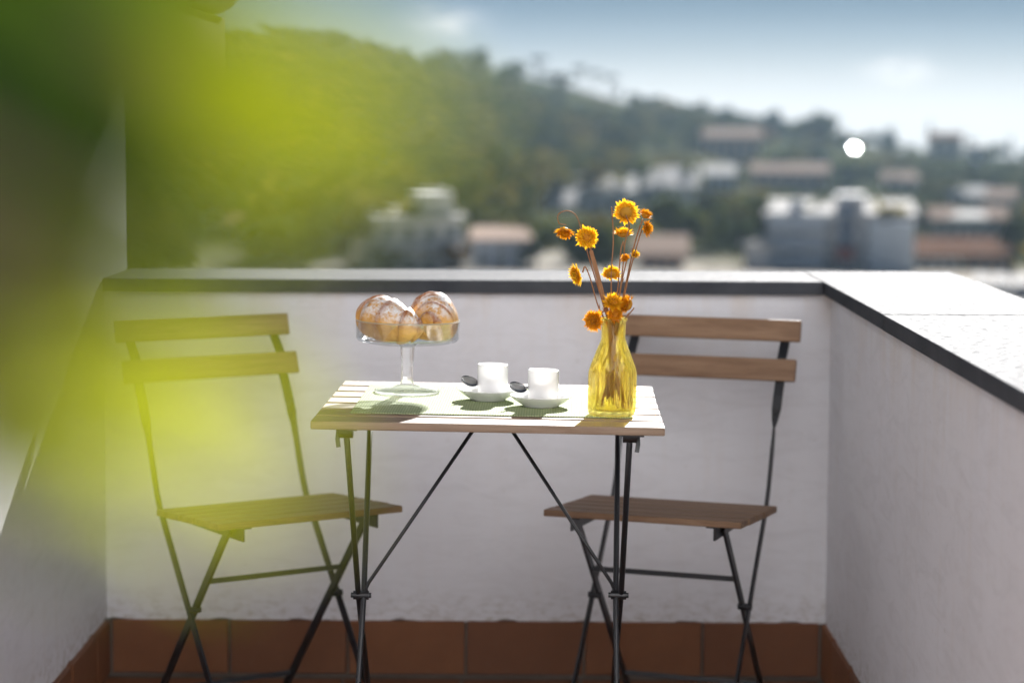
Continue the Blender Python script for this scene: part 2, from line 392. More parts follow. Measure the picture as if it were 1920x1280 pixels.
# ------------------------------------------------------------------ chairs
CH = dict(W=.3784, D=.3062, zf=.4554, zr=.4353, yu1=.1972, zu1=.7803, yu0=.1867, zu0=.7377, yl1=.1566, zl1=.7054, yl0=.1427, zl0=.6628, u=.1573, uf=.1469,
          yc=-.0945, zc=.2531, yft=-.2444, zft=.4223, ys=.0488, zs=.4259, yrf=.1338, yff=-.283, yst=-.1504, zst=.315)
def make_chair(label, loc, rz):
    t = thing('folding_chair', label, 'chair', loc, rz, 'folding chairs')
    p = type('P', (), CH); h = p.W/2; n = 5
    # seat slats
    sd = p.D/n; tilt = math.atan2(p.zf-p.zr, -p.D)
    ang = -math.atan2(p.zf-p.zr, p.D)
    me = MB().box(-h, h, -sd/2+.0040, sd/2-.0040, -.0125, 0).mesh('seat_slat', M['chair_wood'], bevel=.002)
    for i in range(n):
        f = (i+.5)/n
        obj('seat_slat', me, t, (random.uniform(-.003, .003), -p.D*f, p.zr+(p.zf-p.zr)*f), (ang, 0, 0))
    for (y1, z1, y0, z0) in ((p.yu1, p.zu1, p.yu0, p.zu0), (p.yl1, p.zl1, p.yl0, p.zl0)):
        hh = math.hypot(y1-y0, z1-z0)
        me = MB().box(-h, h, 0, .0115, -hh/2, hh/2).mesh('back_slat', M['chair_wood'], bevel=.002)
        obj('back_slat', me, t, (0, (y0+y1)/2, (z0+z1)/2), (-math.atan2(y1-y0, z1-z0), 0, 0))
    for s in (-1, 1):
        x = s*p.u
        path = [(p.yu1+.0135, p.zu1-.004), (p.yu0+.0135, p.zu0), (p.yl1+.0135, p.zl1), (p.yl0+.0135, p.zl0), (.138, .632), (.126, .608), (.116, .588), (.107, .568), (.093, .530), (.077, .487), (.063, .452), (p.ys, p.zs)]
        tw_ = [0, 0, 0, 0, 0, .05, .8, 1.45, 1.57, 1.57, 1.57, 1.57]
        for k in range(1, 9):
            f = k/8
            path.append((p.ys+(p.yff-p.ys)*f+.5*0, p.zs+(0.004-p.zs)*f)); tw_.append(1.57)
        wds = []
        MB().bar([(x, y, z) for y, z in path], .019, .0048, (1, 0, 0), tw_).build('back_leg', M['metal'], t, bevel=.0008, seg=1)
        xf = s*p.uf-s*.004
        pts = [(xf, p.yft+(p.yrf-p.yft)*k/8, p.zft+.012+(.004-p.zft-.012)*k/8) for k in range(9)]
        MB().bar(pts, .019, .0055, (0, 1, .9)).build('front_leg', M['metal'], t, bevel=.0008, seg=1)
        # seat rail: flat bar on edge under the slats, with a foot plate at the front
        r = MB(); xr = s*(p.uf-.010)
        def sz(y): return p.zr+(p.zf-p.zr)*(-y/p.D)-.0125
        y0, y1 = -p.D+.012, -.004
        r.add([(xr-.002, y0, sz(y0)-.026), (xr+.002, y0, sz(y0)-.026), (xr+.002, y1, sz(y1)-.013), (xr-.002, y1, sz(y1)-.013),
               (xr-.002, y0, sz(y0)-.0005), (xr+.002, y0, sz(y0)-.0005), (xr+.002, y1, sz(y1)-.0005), (xr-.002, y1, sz(y1)-.0005)],
              [(3, 2, 1, 0), (4, 5, 6, 7), (0, 1, 5, 4), (1, 2, 6, 5), (2, 3, 7, 6), (3, 0, 4, 7)])
        xi = xr-s*.016
        a, b = min(xr+s*.0021, xi), max(xr+s*.0021, xi)
        r.add([(a, y0, sz(y0)-.0035), (b, y0, sz(y0)-.0035), (b, y1, sz(y1)-.0035), (a, y1, sz(y1)-.0035), (a, y0, sz(y0)-.0008), (b, y0, sz(y0)-.0008), (b, y1, sz(y1)-.0008), (a, y1, sz(y1)-.0008)],
              [(3, 2, 1, 0), (4, 5, 6, 7), (0, 1, 5, 4), (1, 2, 6, 5), (2, 3, 7, 6), (3, 0, 4, 7)])
        r.build('seat_rail', M['metal'], t)
        MB().tube([(xf-s*.006, p.yc, p.zc), (x+s*.006, p.yc, p.zc)], .0065, 10).build('pivot_bolt', M['metal'], t)
    for z in (p.zst, .055):
        f = (p.zft+.012-z)/(p.zft+.012-.004); y = p.yft+(p.yrf-p.yft)*f
        MB().bar([(-p.uf+.004, y, z), (p.uf-.004, y, z)], .010, .006, (0, .3, 1)).build('stretcher', M['metal'], t, bevel=.0008, seg=1)
    return t
make_chair('left folding chair with wooden slats, standing by the house wall behind green leaves', (-.5455, 4.2415, 0), .5552)
make_chair('right folding chair with brown slats, partly behind the yellow vase', (.3141, 4.2773, 0), -.3277)
for o in (pw, pr, hw): o['kind'] = 'thing'

# ------------------------------------------------------------------ things on the table
def ontable(px, py, lift=0.0):
    z = TZ
    for _ in range(4):
        p = atz(px, py, z); l = tl(p); l.z = TZ; z = tw(l).z
    p = tw((l.x, l.y, TZ+lift)); return p
TROT = (0, TT, 0)
# placemat: woven strips as ribs
def placemat():
    m = Mat('woven_mat', .8, .2)
    c1 = m.coord((1, 1, 1)); 
    wv = m.node('ShaderNodeTexWave', wave_type='BANDS', bands_direction='X'); wv.inputs['Scale'].default_value = 75; m.l.new(c1, wv.inputs[0])
    wy = m.node('ShaderNodeTexWave', wave_type='BANDS', bands_direction='Y'); wy.inputs['Scale'].default_value = 60; m.l.new(c1, wy.inputs[0])
    n = m.noise(90, 3)
    k = m.math('MULTIPLY', wv.outputs['Fac'], wy.outputs['Fac'])
    c = m.mix(m.ramp(k, [(.15, 0), (.6, 1)]), (.24, .31, .14), (.42, .47, .27)); c = m.mix(m.math('MULTIPLY', n, .3), c, (.45, .48, .32))
    m.base(c); m.bump(k, .6, .0012)
    fl_, fr_ = tl(ontable(656, 775)), tl(ontable(1186, 787)); bl = tl(ontable(687, 722))
    x0, x1, y0, y1 = fl_.x, fr_.x, fl_.y, bl.y
    o = MB().box(x0, x1, y0, y1, TZ+.0004, TZ+.0022).build('placemat', m.m, None, bevel=.0007, seg=1)
    o.matrix_world = TM
    tag(o, 'pale green woven placemat under the cups and cake stand', 'placemat')
placemat()
MATZ = .0024
# cake stand
p0 = ontable(763, 738, MATZ)
cs = thing('cake_stand', 'clear glass footed stand holding two sugared croissants', 'cake stand', p0); cs.rotation_euler = TROT
MB().lathe([(0, 0), (.053, 0), (.0555, .0012), (.0555, .0026), (.046, .0046), (.026, .0085), (.0155, .0135), (0, .0135)], 56).build('foot', M['glass'], cs, smooth=True, weld=True)
st = MB().lathe([(0, .0140), (.0125, .0140), (.0105, .022), (.0105, .045), (.0125, .078), (.0150, .0815), (.0150, .0845), (0, .0845)], 8)
st.build('stem', M['glass'], cs, weld=True, bevel=.0008)
MB().lathe([(0, .0850), (.022, .0850), (.070, .0858), (.0835, .0885), (.0876, .0935), (.0886, .1225), (.0878, .1236), (.0862, .1228), (.0850, .0962), (.0800, .0915), (.060, .0895), (0, .0893)], 72).build('bowl', M['thin_glass'], cs, smooth=True, weld=True)

M['highlight_glass'] = glass('highlight_glass', (.99, 1, .99), .3, .0, 1.48, .4)  # whitish translucent rings, added as the bright edge highlights of the stand
for r_g, z_g, n_g in ((.0874, .1232, 'rim_highlight'), (.0552, .0019, 'foot_highlight')):
    MB().loft([[Vector(((r_g+.0014*math.cos(b))*math.cos(a), (r_g+.0014*math.cos(b))*math.sin(a), z_g+.0012+.0013*math.sin(b))) for b in np.linspace(0, 2*math.pi, 9)[:-1]] for a in np.linspace(0, 2*math.pi, 73)], cap=False).build(n_g, M['highlight_glass'], cs, smooth=True, weld=True)

def croissant_mat():
    m = Mat('croissant_crust', .45, .35)
    at_ = m.node('ShaderNodeAttribute'); at_.attribute_name = 'crust'
    v = m.coord(); blot = m.noise(45, 5, .65, v); patch = m.noise(75, 5, .7, v); spk = m.noise(260, 3, .7, v); flake = m.noise(30, 6, .7, m.coord((1, 3, 3)), dist=.8)
    c = m.mix(m.ramp(at_.outputs['Fac'], [(.1, 0), (.9, 1)]), (.86, .50, .13), (.30, .10, .018))
    c = m.mix(m.math('MULTIPLY', m.ramp(blot, [(.42, 0), (.66, 1)]), .55), c, (.42, .15, .03))
    geo = m.node('ShaderNodeNewGeometry'); s = m.node('ShaderNodeSeparateXYZ'); m.l.new(geo.outputs['Normal'], s.inputs[0])
    up = m.ramp(s.outputs[2], [(.05, 0), (.62, 1)])
    lump = m.ramp(m.math('ADD', m.math('MULTIPLY', patch, .62), m.math('MULTIPLY', spk, .38)), [(.42, 0), (.56, 1)])
    dust = m.math('MULTIPLY', m.math('MULTIPLY', up, lump), m.ramp(at_.outputs['Fac'], [(.45, 1), (.95, .40)]))
    c = m.mix(dust, c, (.80, .80, .81)); m.base(c); m.rough(m.ramp(dust, [(0, .40), (1, .95)]))
    m.bump(m.math('ADD', flake, m.math('MULTIPLY', dust, .6)), .5, .002); return m.m
M['crust'] = croissant_mat()
def croissant(label, loc, rz, R, half, rmax, tilt=(0, 0), seed=1, bands=7, peak=0.0, stand=1.0):
    """crescent of rolled dough: overlapping bands that step down from the belly to both tips"""
    nS, nP = 170, 44; vs, fs, cr = [], [], []; r_ = random.Random(seed)
    js = [r_.uniform(-.18, .18) for _ in range(40)]
    for i in range(nS+1):
        t = -1+2*i/nS; th = t*half
        cx, cy = R*math.sin(th), R*(1-math.cos(th)); tx, ty = math.cos(th), math.sin(th)
        k = (t-peak)/(1-peak) if t > peak else (t-peak)/(1+peak)      # -1..1 from the belly
        env = max(.0, 1-abs(k)**2.1)**.55*.90+.10*(1-abs(k)**12)
        for j in range(nP):
            ph = 2*math.pi*j/nP
            u = (abs(k)+.045*math.sin(7*abs(k)+seed*2+(1 if k > 0 else 3)))*bands/2+.5+.42*math.cos(ph+.5)*(1 if k > 0 else -1)*0+.42*math.cos(ph+.5)+.10*math.sin(2*ph+seed)
            u = max(u, .0); ib = int(u); fr = u-ib
            stepv = (1-fr)**.6 if fr > .08 else (fr/.08)**.5*(1-.08)**.6
            rr = rmax*env*(.81+.19*stepv)*(1+.03*math.sin(3*ph+seed+ib))
            a, b = rr*math.cos(ph), rr*math.sin(ph)*stand
            if b < -rmax*.74: b = -rmax*.74+(b+rmax*.74)*.15
            vs.append((cx-ty*a, cy+tx*a, b+rmax*.80)); cr.append(min(1, max(0, (1.0 if fr < .15 else (1.0-(fr-.15)*2.6 if fr < .39 else (.38 if fr < .85 else .38+(fr-.85)*3)))*(.30+.70*max(0, math.sin(ph)+.25)))))
    for i in range(nS):
        for j in range(nP):
            k = (j+1) % nP; fs.append((i*nP+j, (i+1)*nP+j, (i+1)*nP+k, i*nP+k))
    fs.append(tuple(range(nP))); fs.append(tuple(nS*nP+j for j in reversed(range(nP))))
    me = bpy.data.meshes.new('croissant'); me.from_pydata(vs, [], fs); me.materials.append(M['crust'])
    at_ = me.attributes.new('crust', 'FLOAT', 'POINT'); at_.data.foreach_set('value', cr)
    me.polygons.foreach_set('use_smooth', [True]*len(me.polygons))
    o = obj('croissant', me, None, loc, (tilt[0], tilt[1], rz)); tag(o, label, 'croissant', 'croissants on the cake stand'); return o
bz = p0.z+.0900
croissant('front croissant dusted with sugar, its blunt tip pointing right', (p0.x-.033, p0.y-.022, bz+.001), math.radians(-44), .12, .58, .0410, (0, .16), 3, 6, -.30)
croissant('rear croissant dusted with sugar, half hidden behind the other', (p0.x+.045, p0.y+.014, bz+.001), math.radians(106), .12, .52, .0425, (0, -.05), 8, 6, .10, 1.10)

# cups, saucers, spoons
def cup(label, px, py, hand):
    p = ontable(px, py, MATZ+.0062)
    t = thing('espresso_cup', label, 'cup', p, 0, 'espresso cups'); t.rotation_euler = TROT
    MB().lathe([(0, .0), (.0185, .0), (.0195, .0012), (.0235, .003), (.0252, .0065), (.0256, .030), (.0256, .0515), (.0250, .0525), (.0240, .0515), (.0238, .030), (.0232, .0085), (.021, .0055), (0, .005)], 56).build('bowl', M['porcelain'], t, smooth=True, weld=True)
    pts = []
    for k in range(13):
        a = -1.35+2.7*k/12; pts.append(((.0246+.0125*math.cos(a)*1.0), 0, .030+.0165*math.sin(a)))
    h = MB().tube([(.0245, 0, .0145)]+pts[1:-1]+[(.0245, 0, .0475)], .0028, 10).build('handle', M['porcelain'], t, smooth=True); h.rotation_euler = (0, 0, hand)
    return p
def saucer(label, px, py):
    p = ontable(px, py, MATZ)
    t = tag(MB().lathe([(0, .0015), (.024, .0015), (.0255, .0), (.0285, .0), (.0300, .0022), (.042, .0095), (.0512, .0172), (.0520, .0182), (.0512, .0190), (.041, .0122), (.030, .0062), (.022, .0054), (0, .0054)], 64).build('saucer', M['porcelain'], None, smooth=True, weld=True), label, 'saucer', 'saucers')
    t.location = p; t.rotation_euler = TROT; return p
def spoon(label, p, q, roll=-.75):                # p: bowl centre, q: handle end
    p, q = Vector(p), Vector(q); t = thing('teaspoon', label, 'spoon', p, 0, 'teaspoons')
    d = (q-p).normalized(); side = d.cross(Vector((0, 0, 1))).normalized(); up = side.cross(d).normalized(); s0 = side
    side = side*math.cos(roll)+up*math.sin(roll); up = side.cross(d).normalized()
    vs, fs = [], []; nu, nv = 16, 10
    for sgn, off in ((1, 0), (-1, .0009)):
        for i in range(nu+1):
            for j in range(nv+1):
                u = -1+2*i/nu; v_ = -1+2*j/nv; w_ = math.sqrt(max(0, 1-u*u))*(1-.12*u)
                x = u*.0180; y = v_*w_*.0120; dep = -.0045*(1-u*u)*(1-v_*v_)**.8
                vs.append(d*x+side*y+up*(dep-off))
    n1 = (nu+1)*(nv+1)
    for b in (0, n1):
        for i in range(nu):
            for j in range(nv):
                f = (b+i*(nv+1)+j, b+(i+1)*(nv+1)+j, b+(i+1)*(nv+1)+j+1, b+i*(nv+1)+j+1); fs.append(f if b == 0 else f[::-1])
    for i in range(nu):
        for j in (0, nv):
            fs.append((i*(nv+1)+j, (i+1)*(nv+1)+j, n1+(i+1)*(nv+1)+j, n1+i*(nv+1)+j))
    MB().add(vs, fs).build('bowl', M['steel'], t, smooth=True, weld=True)
    L_ = (q-p).length
    MB().bar([d*.0145+up*-.0003, d*.025+up*.002, d*.045+up*.004, d*(L_*.8)+up*.002, d*L_], .0052, .0014, side).build('handle', M['steel'], t, bevel=.0004, seg=1)
s1 = saucer('saucer under the left espresso cup, farther from the vase', 915, 752)
s2 = saucer('saucer under the right espresso cup, nearer the vase', 1014, 764)
cup('white espresso cup on the left, farther from the vase', 923, 750, math.radians(104))
cup('white espresso cup on the right, nearer the vase', 1018, 762, math.radians(128))
spoon('teaspoon resting on the saucer of the left cup', s1+Vector((-.030, .004, .0310)), s1+Vector((.020, .044, .0225)))
spoon('teaspoon resting on the saucer of the right cup', s2+Vector((-.037, .002, .0310)), s2+Vector((.014, .044, .0225)))

# vase
pv0 = ontable(1147, 780, MATZ)
S = FPX/(pv0.y)                        # pixels per metre there
va = thing('glass_vase', 'yellow fluted glass bottle vase on the right of the table', 'vase', pv0); va.rotation_euler = TROT
def vase_mesh():
    n = 28
    outer = [(.030, .0), (.0355, .0008), (.0378, .0035), (.0388, .012), (.0390, .045), (.0390, .068), (.0385, .075), (.0335, .086), (.0275, .101), (.0228, .113), (.0200, .120), (.0193, .124), (.0193, .145), (.0196, .149), (.0218, .1515), (.0220, .1545), (.0205, .1565)]
    inner = [(.0186, .1555), (.0170, .149), (.0168, .123), (.0185, .116), (.0262, .097), (.0325, .082), (.0358, .073), (.0360, .045), (.0354, .014), (.0325, .0085), (.0, .0078)]
    mo = MB(); rings = []
    for r, z in outer:                  # ribs: every second column pressed in, zigzag where they meet the shoulder
        am = .075 if .01 < z < .076 else (.055 if .076 <= z < .105 else (.03 if .105 <= z < .118 else (.03 if z <= .01 else 0)))
        ring = []
        for k in range(n):
            a = 2*math.pi*(k+.3)/n; sc_ = 1-am*(k % 2); zz = z+(.0045*(1 if k % 2 else -1) if .066 <= z <= .087 else 0)
            ring.append((r*sc_*math.cos(a), r*sc_*math.sin(a), zz))
        rings.append(ring)
    for r, z in inner: rings.append([(max(r*.955, 1e-6)*math.cos(2*math.pi*(k+.3)/n), max(r*.955, 1e-6)*math.sin(2*math.pi*(k+.3)/n), z) for k in range(n)])
    mo.loft([[(0, 0, .0012)]*n]+rings, cap=False)
    return mo
vo = vase_mesh().build('bottle', M['yellow_glass'], va, weld=True)
sm = [(p.center.z > .119 or math.hypot(p.center.x, p.center.y) < .0345 and p.center.z < .07) for p in vo.data.polygons]
vo.data.polygons.foreach_set('use_smooth', sm)

# dried strawflowers
def petal_mat(name, c0, c1, tr):
    m = Mat(name, .55, .3); n = m.noise(300, 4)
    c = m.mix(n, c0, c1); m.base(c)
    t = m.node('ShaderNodeBsdfTranslucent'); m.l.new(c, t.inputs[0]); mx = m.node('ShaderNodeMixShader'); mx.inputs[0].default_value = tr
    m.l.new(m.b.outputs[0], mx.inputs[1]); m.l.new(t.outputs[0], mx.inputs[2]); m.l.new(mx.outputs[0], m.n['Material Output'].inputs['Surface']); return m.m
M['petal'] = petal_mat('petal', (.80, .43, .010), (.90, .57, .025), .55)
M['petal_deep'] = petal_mat('petal_deep', (.66, .26, .005), (.80, .38, .012), .52)
M['disc'] = plain('flower_disc', (.42, .17, .015), .85, .15, .45, 500)
M['stem'] = plain('dry_stem', (.26, .13, .06), .7, .2, .3, 120)
M['calyx'] = petal_mat('calyx', (.60, .30, .03), (.72, .42, .05), .5)
def head_meshes(kind, seed):
    r_ = random.Random(seed); mb = MB()
    rings = [(.30, 1.0, -8, 22), (.30, 1.0, 10, 30), (.30, .96, 24, 30), (.30, .88, 40, 28), (.28, .76, 56, 24), (.22, .60, 70, 18), (.12, .48, 80, 10)] if kind == 'open' else [(.28, .95, 12, 18), (.25, .95, 32, 24), (.25, .92, 48, 24), (.22, .86, 62, 22), (.18, .80, 76, 16)]
    for r0, ln, el, n in rings:
        for k in range(n):
            a = 2*math.pi*(k+r_.uniform(-.3, .3))/n; e = math.radians(el+r_.uniform(-14, 14)); l = ln*r_.uniform(.78, 1.14)
            d = Vector((math.cos(a)*math.cos(e), math.sin(a)*math.cos(e), math.sin(e))); s = Vector((-math.sin(a), math.cos(a), 0)); nn = d.cross(s)
            b = Vector((math.cos(a), math.sin(a), 0))*r0*.6; w_ = .12*r_.uniform(.7, 1.3); L_ = l-r0*.6*math.cos(e)
            mb.add([b-s*w_*.5, b+s*w_*.5, b+d*L_*.55+s*w_-nn*.03, b+d*L_*.55-nn*.03+nn*.06, b+d*L_*.55-s*w_-nn*.03, b+d*L_+nn*r_.uniform(-.08, .10)],
                   [(0, 1, 2, 3), (0, 3, 4), (3, 2, 5), (3, 5, 4)])
    di = MB(); pts = []
    di.lathe([(.46, .12), (.44, .22), (.34, .31), (.18, .36), (.001, .37)], 18)
    ca_ = MB().lathe([(.001, -.28), (.22, -.26), (.42, -.12), (.50, .06), (.40, .14)], 16)
    return mb, di, ca_
HM = {}
for kd in ('open', 'shut'):
    for v_ in range(3):
        a, b, c_ = head_meshes(kd, v_+(10 if kd == 'shut' else 0))
        HM[kd, v_] = (a.mesh('petals', M['petal' if (v_ != 1) else 'petal_deep']), b.mesh('disc', M['disc'], smooth=True), c_.mesh('calyx', M['calyx'], smooth=True))
def spline(pts, n=10):
    P = [Vector(p) for p in pts]; P = [P[0]*2-P[1]]+P+[P[-1]*2-P[-2]]; out = []
    for i in range(1, len(P)-2):
        for k in range(n):
            t = k/n; a, b, c_, d = P[i-1], P[i], P[i+1], P[i+2]
            out.append(.5*((2*b)+(c_-a)*t+(2*a-5*b+4*c_-d)*t*t+(3*b-a-3*c_+d)*t**3))
    out.append(P[-2]); return out
def flower(label, px, py, dia, kd, var, axis, dy, foot, via=(), rad=.0013, squash=1.0):
    """head at photo pixel, dy metres behind (+) the vase axis; stem runs through the neck to 'foot' in the bottle"""
    hc = at(px, py, pv0.y+dy); t = thing('dried_flower', label, 'flower', hc, 0, 'dried yellow flowers in the vase')
    ax = Vector(axis).normalized(); q = ax.to_track_quat('Z', 'Y'); r = dia*1.12/2/S
    pm, dm, cm = HM[kd, var]
    hd = obj('flower_head', pm, t); hd.rotation_mode = 'QUATERNION'; hd.rotation_quaternion = q; hd.scale = (r, r, r*squash)
    obj('disc', dm, hd); obj('calyx', cm, hd)
    neck = tw(tl(pv0)+Vector((foot[2]*.010, foot[3]*.009, .136)))
    bot = tw(tl(pv0)+Vector((foot[0]*.033, foot[1]*.030, .012+.03*foot[4])))
    pts = [bot, bot.lerp(neck, .55)+Vector((random.uniform(-.003, .003), random.uniform(-.003, .003), 0)), neck]+[at(x, y, pv0.y+d_) for x, y, d_ in via]+[hc-ax*r*.5*(1 if squash else 1)]
    P = spline(pts, 8); P = [p-hc for p in P]
    n = len(P); stm = MB().tube(P, [rad*(2.0-1.1*min(1, 2*i/n)) for i in range(n)], 6)
    r_ = random.Random(int(px))
    for k in range(2):                  # withered leaves along the stem
        i = r_.randrange(int(n*.45), n-4); a = P[i]; d = (P[i+1]-P[i]).normalized(); o_ = Vector((r_.uniform(-1, 1), r_.uniform(-1, 1), .3)).normalized()
        e = a+d*.010+o_*.005; s_ = d.cross(o_).normalized()*.0011
        stm.add([a-s_*.5, a+s_*.5, a.lerp(e, .5)+s_, e, a.lerp(e, .5)-s_], [(0, 1, 2, 4), (4, 2, 3)])
    stm.build('stem', M['stem'], t, smooth=True)
    return t
flower('largest flower at the top of the bouquet', 1174, 398.5, 47, 'open', 0, (.05, .9, .35), -.004, (.3, -.2, .35, .1, 0), [(1168, 500, 0), (1172, 455, -.006), (1180, 425, -.006)])
flower('small flower right of the largest, upper of the two there', 1209, 404, 28, 'shut', 1, (.5, .2, .8), .004, (-.5, .4, .5, .3, 0), [(1178, 510, .004), (1192, 450, .006)])
flower('small deep orange flower right of the largest, lower of the two', 1212, 428, 31, 'open', 1, (.75, -.3, .1), .0, (-.7, -.2, .7, -.2, 0), [(1178, 520, 0), (1196, 455, .0)])
flower('flattened side-on flower just below the largest one', 1169, 440, 44, 'shut', 0, (0, .1, 1), .008, (.1, .6, .2, .4, .3), [(1160, 520, .008), (1164, 470, .008)], squash=.75)
flower('drooping flower at the far left on a hooked stem', 1059, 432, 40, 'shut', 1, (-.15, -.35, -.9), .0, (.7, .3, -.5, .2, 0), [(1128, 560, 0), (1104, 482, .004), (1090, 430, .006), (1080, 404, .004), (1064, 395, 0), (1047, 402, 0), (1048, 418, 0)], rad=.0010, squash=.8)
flower('round open flower on the left, beside the drooping one', 1100.5, 445, 42, 'open', 2, (-.05, -.95, .2), -.006, (.55, -.5, -.3, -.3, 0), [(1134, 560, -.004), (1116, 490, 0), (1108, 470, .004)], rad=.0018)
flower('yellow flower on the left in front of the coping', 1082, 514.6, 42, 'open', 0, (-.8, -.3, -.25), .004, (.8, 0, -.6, 0, .2), [(1122, 575, .004), (1106, 520, .006), (1097, 500, .006)], squash=.8)
flower('pale yellow flower in the middle in front of the coping', 1146, 514, 36, 'open', 0, (.0, .7, .8), .006, (-.2, .3, -.1, .2, .4), [(1146, 560, .006)])
flower('tiny flower bud at the centre right, left of its twin', 1173, 485, 20, 'shut', 1, (-.3, -.5, .6), .0, (0, -.6, .3, -.3, .2), [(1164, 540, 0)])
flower('tiny flower bud at the centre right, right of its twin', 1190, 478, 20, 'shut', 2, (.3, -.5, .6), .004, (-.4, .1, .5, .1, .1), [(1172, 545, .002), (1182, 505, .003)])
flower('bright yellow flower right above the vase mouth', 1149, 568, 40, 'open', 2, (.05, -.5, .85), -.010, (0, -.3, .0, -.6, .5), [], squash=1.1)
flower('flower at the vase mouth seen from the side, on the right', 1178, 572, 44, 'shut', 1, (-.8, -.1, .35), -.004, (-.6, -.5, .7, -.4, .3), [])
flower('flower hanging over the left of the vase mouth', 1114, 600, 40, 'open', 1, (-.55, -.75, -.1), -.010, (.8, -.4, -.6, -.5, .2), [(1134, 584, -.006)])
flower('small orange flower lowest in the vase mouth', 1153, 590, 30, 'open', 1, (.1, -.8, .3), -.014, (.1, .7, .1, -.5, .4), [])
tg = thing('dried_twig', 'bare brown twig standing left of the largest flower', 'twig', at(1147, 388, pv0.y))
o0 = tg.location
MB().tube([p-o0 for p in spline([tw(tl(pv0)+Vector((-.01, .01, .014))), tw(tl(pv0)+Vector((-.002, .002, .136))), at(1146, 520, pv0.y), at(1150, 450, pv0.y), at(1147, 388, pv0.y)], 8)], .0011, 6).build('twig', M['stem'], tg, smooth=True)
tg2 = thing('dried_leaf', 'long folded brown leaf among the stems on the left', 'leaf', at(1112, 480, pv0.y-.004)); o1 = tg2.location
P = [p-o1 for p in spline([tw(tl(pv0)+Vector((-.004, -.006, .03))), tw(tl(pv0)+Vector((-.006, -.006, .136))), at(1128, 545, pv0.y-.004), at(1117, 505, pv0.y-.004), at(1108, 470, pv0.y-.004)], 8)]
MB().bar(P, .0062, .0012, (1, .3, 0)).build('blade', M['stem'], tg2)

# ------------------------------------------------------------------ valley and hillside
SKY_PTS = [(-600, 150), (0, 105), (232, 92), (430, 88), (520, 84), (620, 88), (700, 108), (790, 118), (860, 122), (900, 124), (950, 140), (1010, 150), (1060, 162), (1100, 174), (1160, 190), (1250, 203), (1330, 212), (1400, 238), (1440, 240), (1480, 250), (1530, 255), (1580, 262), (1660, 272), (1690, 280), (1740, 276), (1800, 278), (1850, 288), (1920, 294), (2300, 300), (3000, 290)]
def e_ridge(u):
    px = 960+FPX*(u-YAW)
    y = float(np.interp(px, [a for a, b in SKY_PTS], [b for a, b in SKY_PTS])); return (640-y)/FPX-PITCH-.0004
D0, DR = 120., 520.
def terr(x, y):
    D = math.hypot(x, y); az = math.atan2(x, y)
    f = max(-.6, min(.6, math.tan(az) if abs(az) < .6 else .6*(1 if az > 0 else -1)))
    er = e_ridge(f) if abs(az) < .6 else e_ridge(f)*.5
    if abs(az) > 1.3: er = -.02
    bumpy = .9*math.sin(x*.045+1.3)*math.sin(y*.038)+.5*math.sin(x*.11)*math.sin(y*.09+2)
    e0 = -.078
    if D < D0: z = -15+(EYE+D0*e0+15)*max(0, (D-25)/(D0-25))**1.5
    elif D < DR:
        t = (D-D0)/(DR-D0); z = EYE+D*(e0+(er-e0)*t**.78)+bumpy*min(1, t*4)*(1-t**4)
    else: z = EYE+DR*er-(D-DR)*.10
    return z
def terrain():
    azs = sorted(set(list(np.linspace(-math.pi, math.pi, 73)[:-1])+list(np.linspace(-.30, .30, 150))))
    Ds = [0, 15]+list(np.linspace(25, 120, 10))+list(np.linspace(128, 520, 62))+[535, 560, 600, 650, 690]
    vs, fs = [], []
    for D in Ds:
        for a in azs: vs.append((D*math.sin(a), D*math.cos(a), terr(D*math.sin(a), D*math.cos(a))))
    n = len(azs)
    for i in range(len(Ds)-1):
        for j in range(n):
            k = (j+1) % n; fs.append((i*n+j, i*n+k, (i+1)*n+k, (i+1)*n+j))
    m = Mat('hillside_ground', 1, 0); v = m.coord()
    a = m.noise(.03, 6, .6, v); b = m.noise(.25, 5, .6, v)
    c = m.ramp(a, [(.3, (.035, .048, .018)), (.5, (.055, .065, .024)), (.7, (.10, .085, .04))]); c = m.mix(m.math('MULTIPLY', b, .4), c, (.08, .07, .03))
    # pale valley-floor streets and yards, added to bounce sun onto the house fronts
    ln = m.node('ShaderNodeVectorMath', operation='LENGTH'); m.l.new(v, ln.inputs[0]); bounce_pale = m.ramp(m.math('ADD', m.math('MULTIPLY', ln.outputs['Value'], .0027), m.math('MULTIPLY', a, .18)), [(.50, 1), (.58, 0)])
    sx_ = m.node('ShaderNodeSeparateXYZ'); m.l.new(v, sx_.inputs[0]); mr = m.node('ShaderNodeMapRange'); mr.inputs[1].default_value = -26; mr.inputs[2].default_value = -12; m.l.new(sx_.outputs[0], mr.inputs[0]); near = m.math('LESS_THAN', ln.outputs['Value'], 110.0)
    bounce_pale = m.math('MULTIPLY', bounce_pale, m.math('MAXIMUM', mr.outputs[0], near))
    c = m.mix(bounce_pale, c, m.ramp(m.noise(.12, 4, .6, v), [(.35, (.50, .47, .43)), (.65, (.36, .33, .28))])); m.base(c)
    o = MB().add(vs, fs).build('hillside', m.m, smooth=True); o['kind'] = 'structure'
terrain()
def ground_hit(px, py, lo=60, hi=519):
    d = ray(px, py); d = d/math.hypot(d.x, d.y); best = None
    D = lo
    while D < hi:
        p = EYEV+d*D
        if p.z <= terr(p.x, p.y): return p
        D += 1.5
    p = EYEV+d*hi; p.z = terr(p.x, p.y); return p

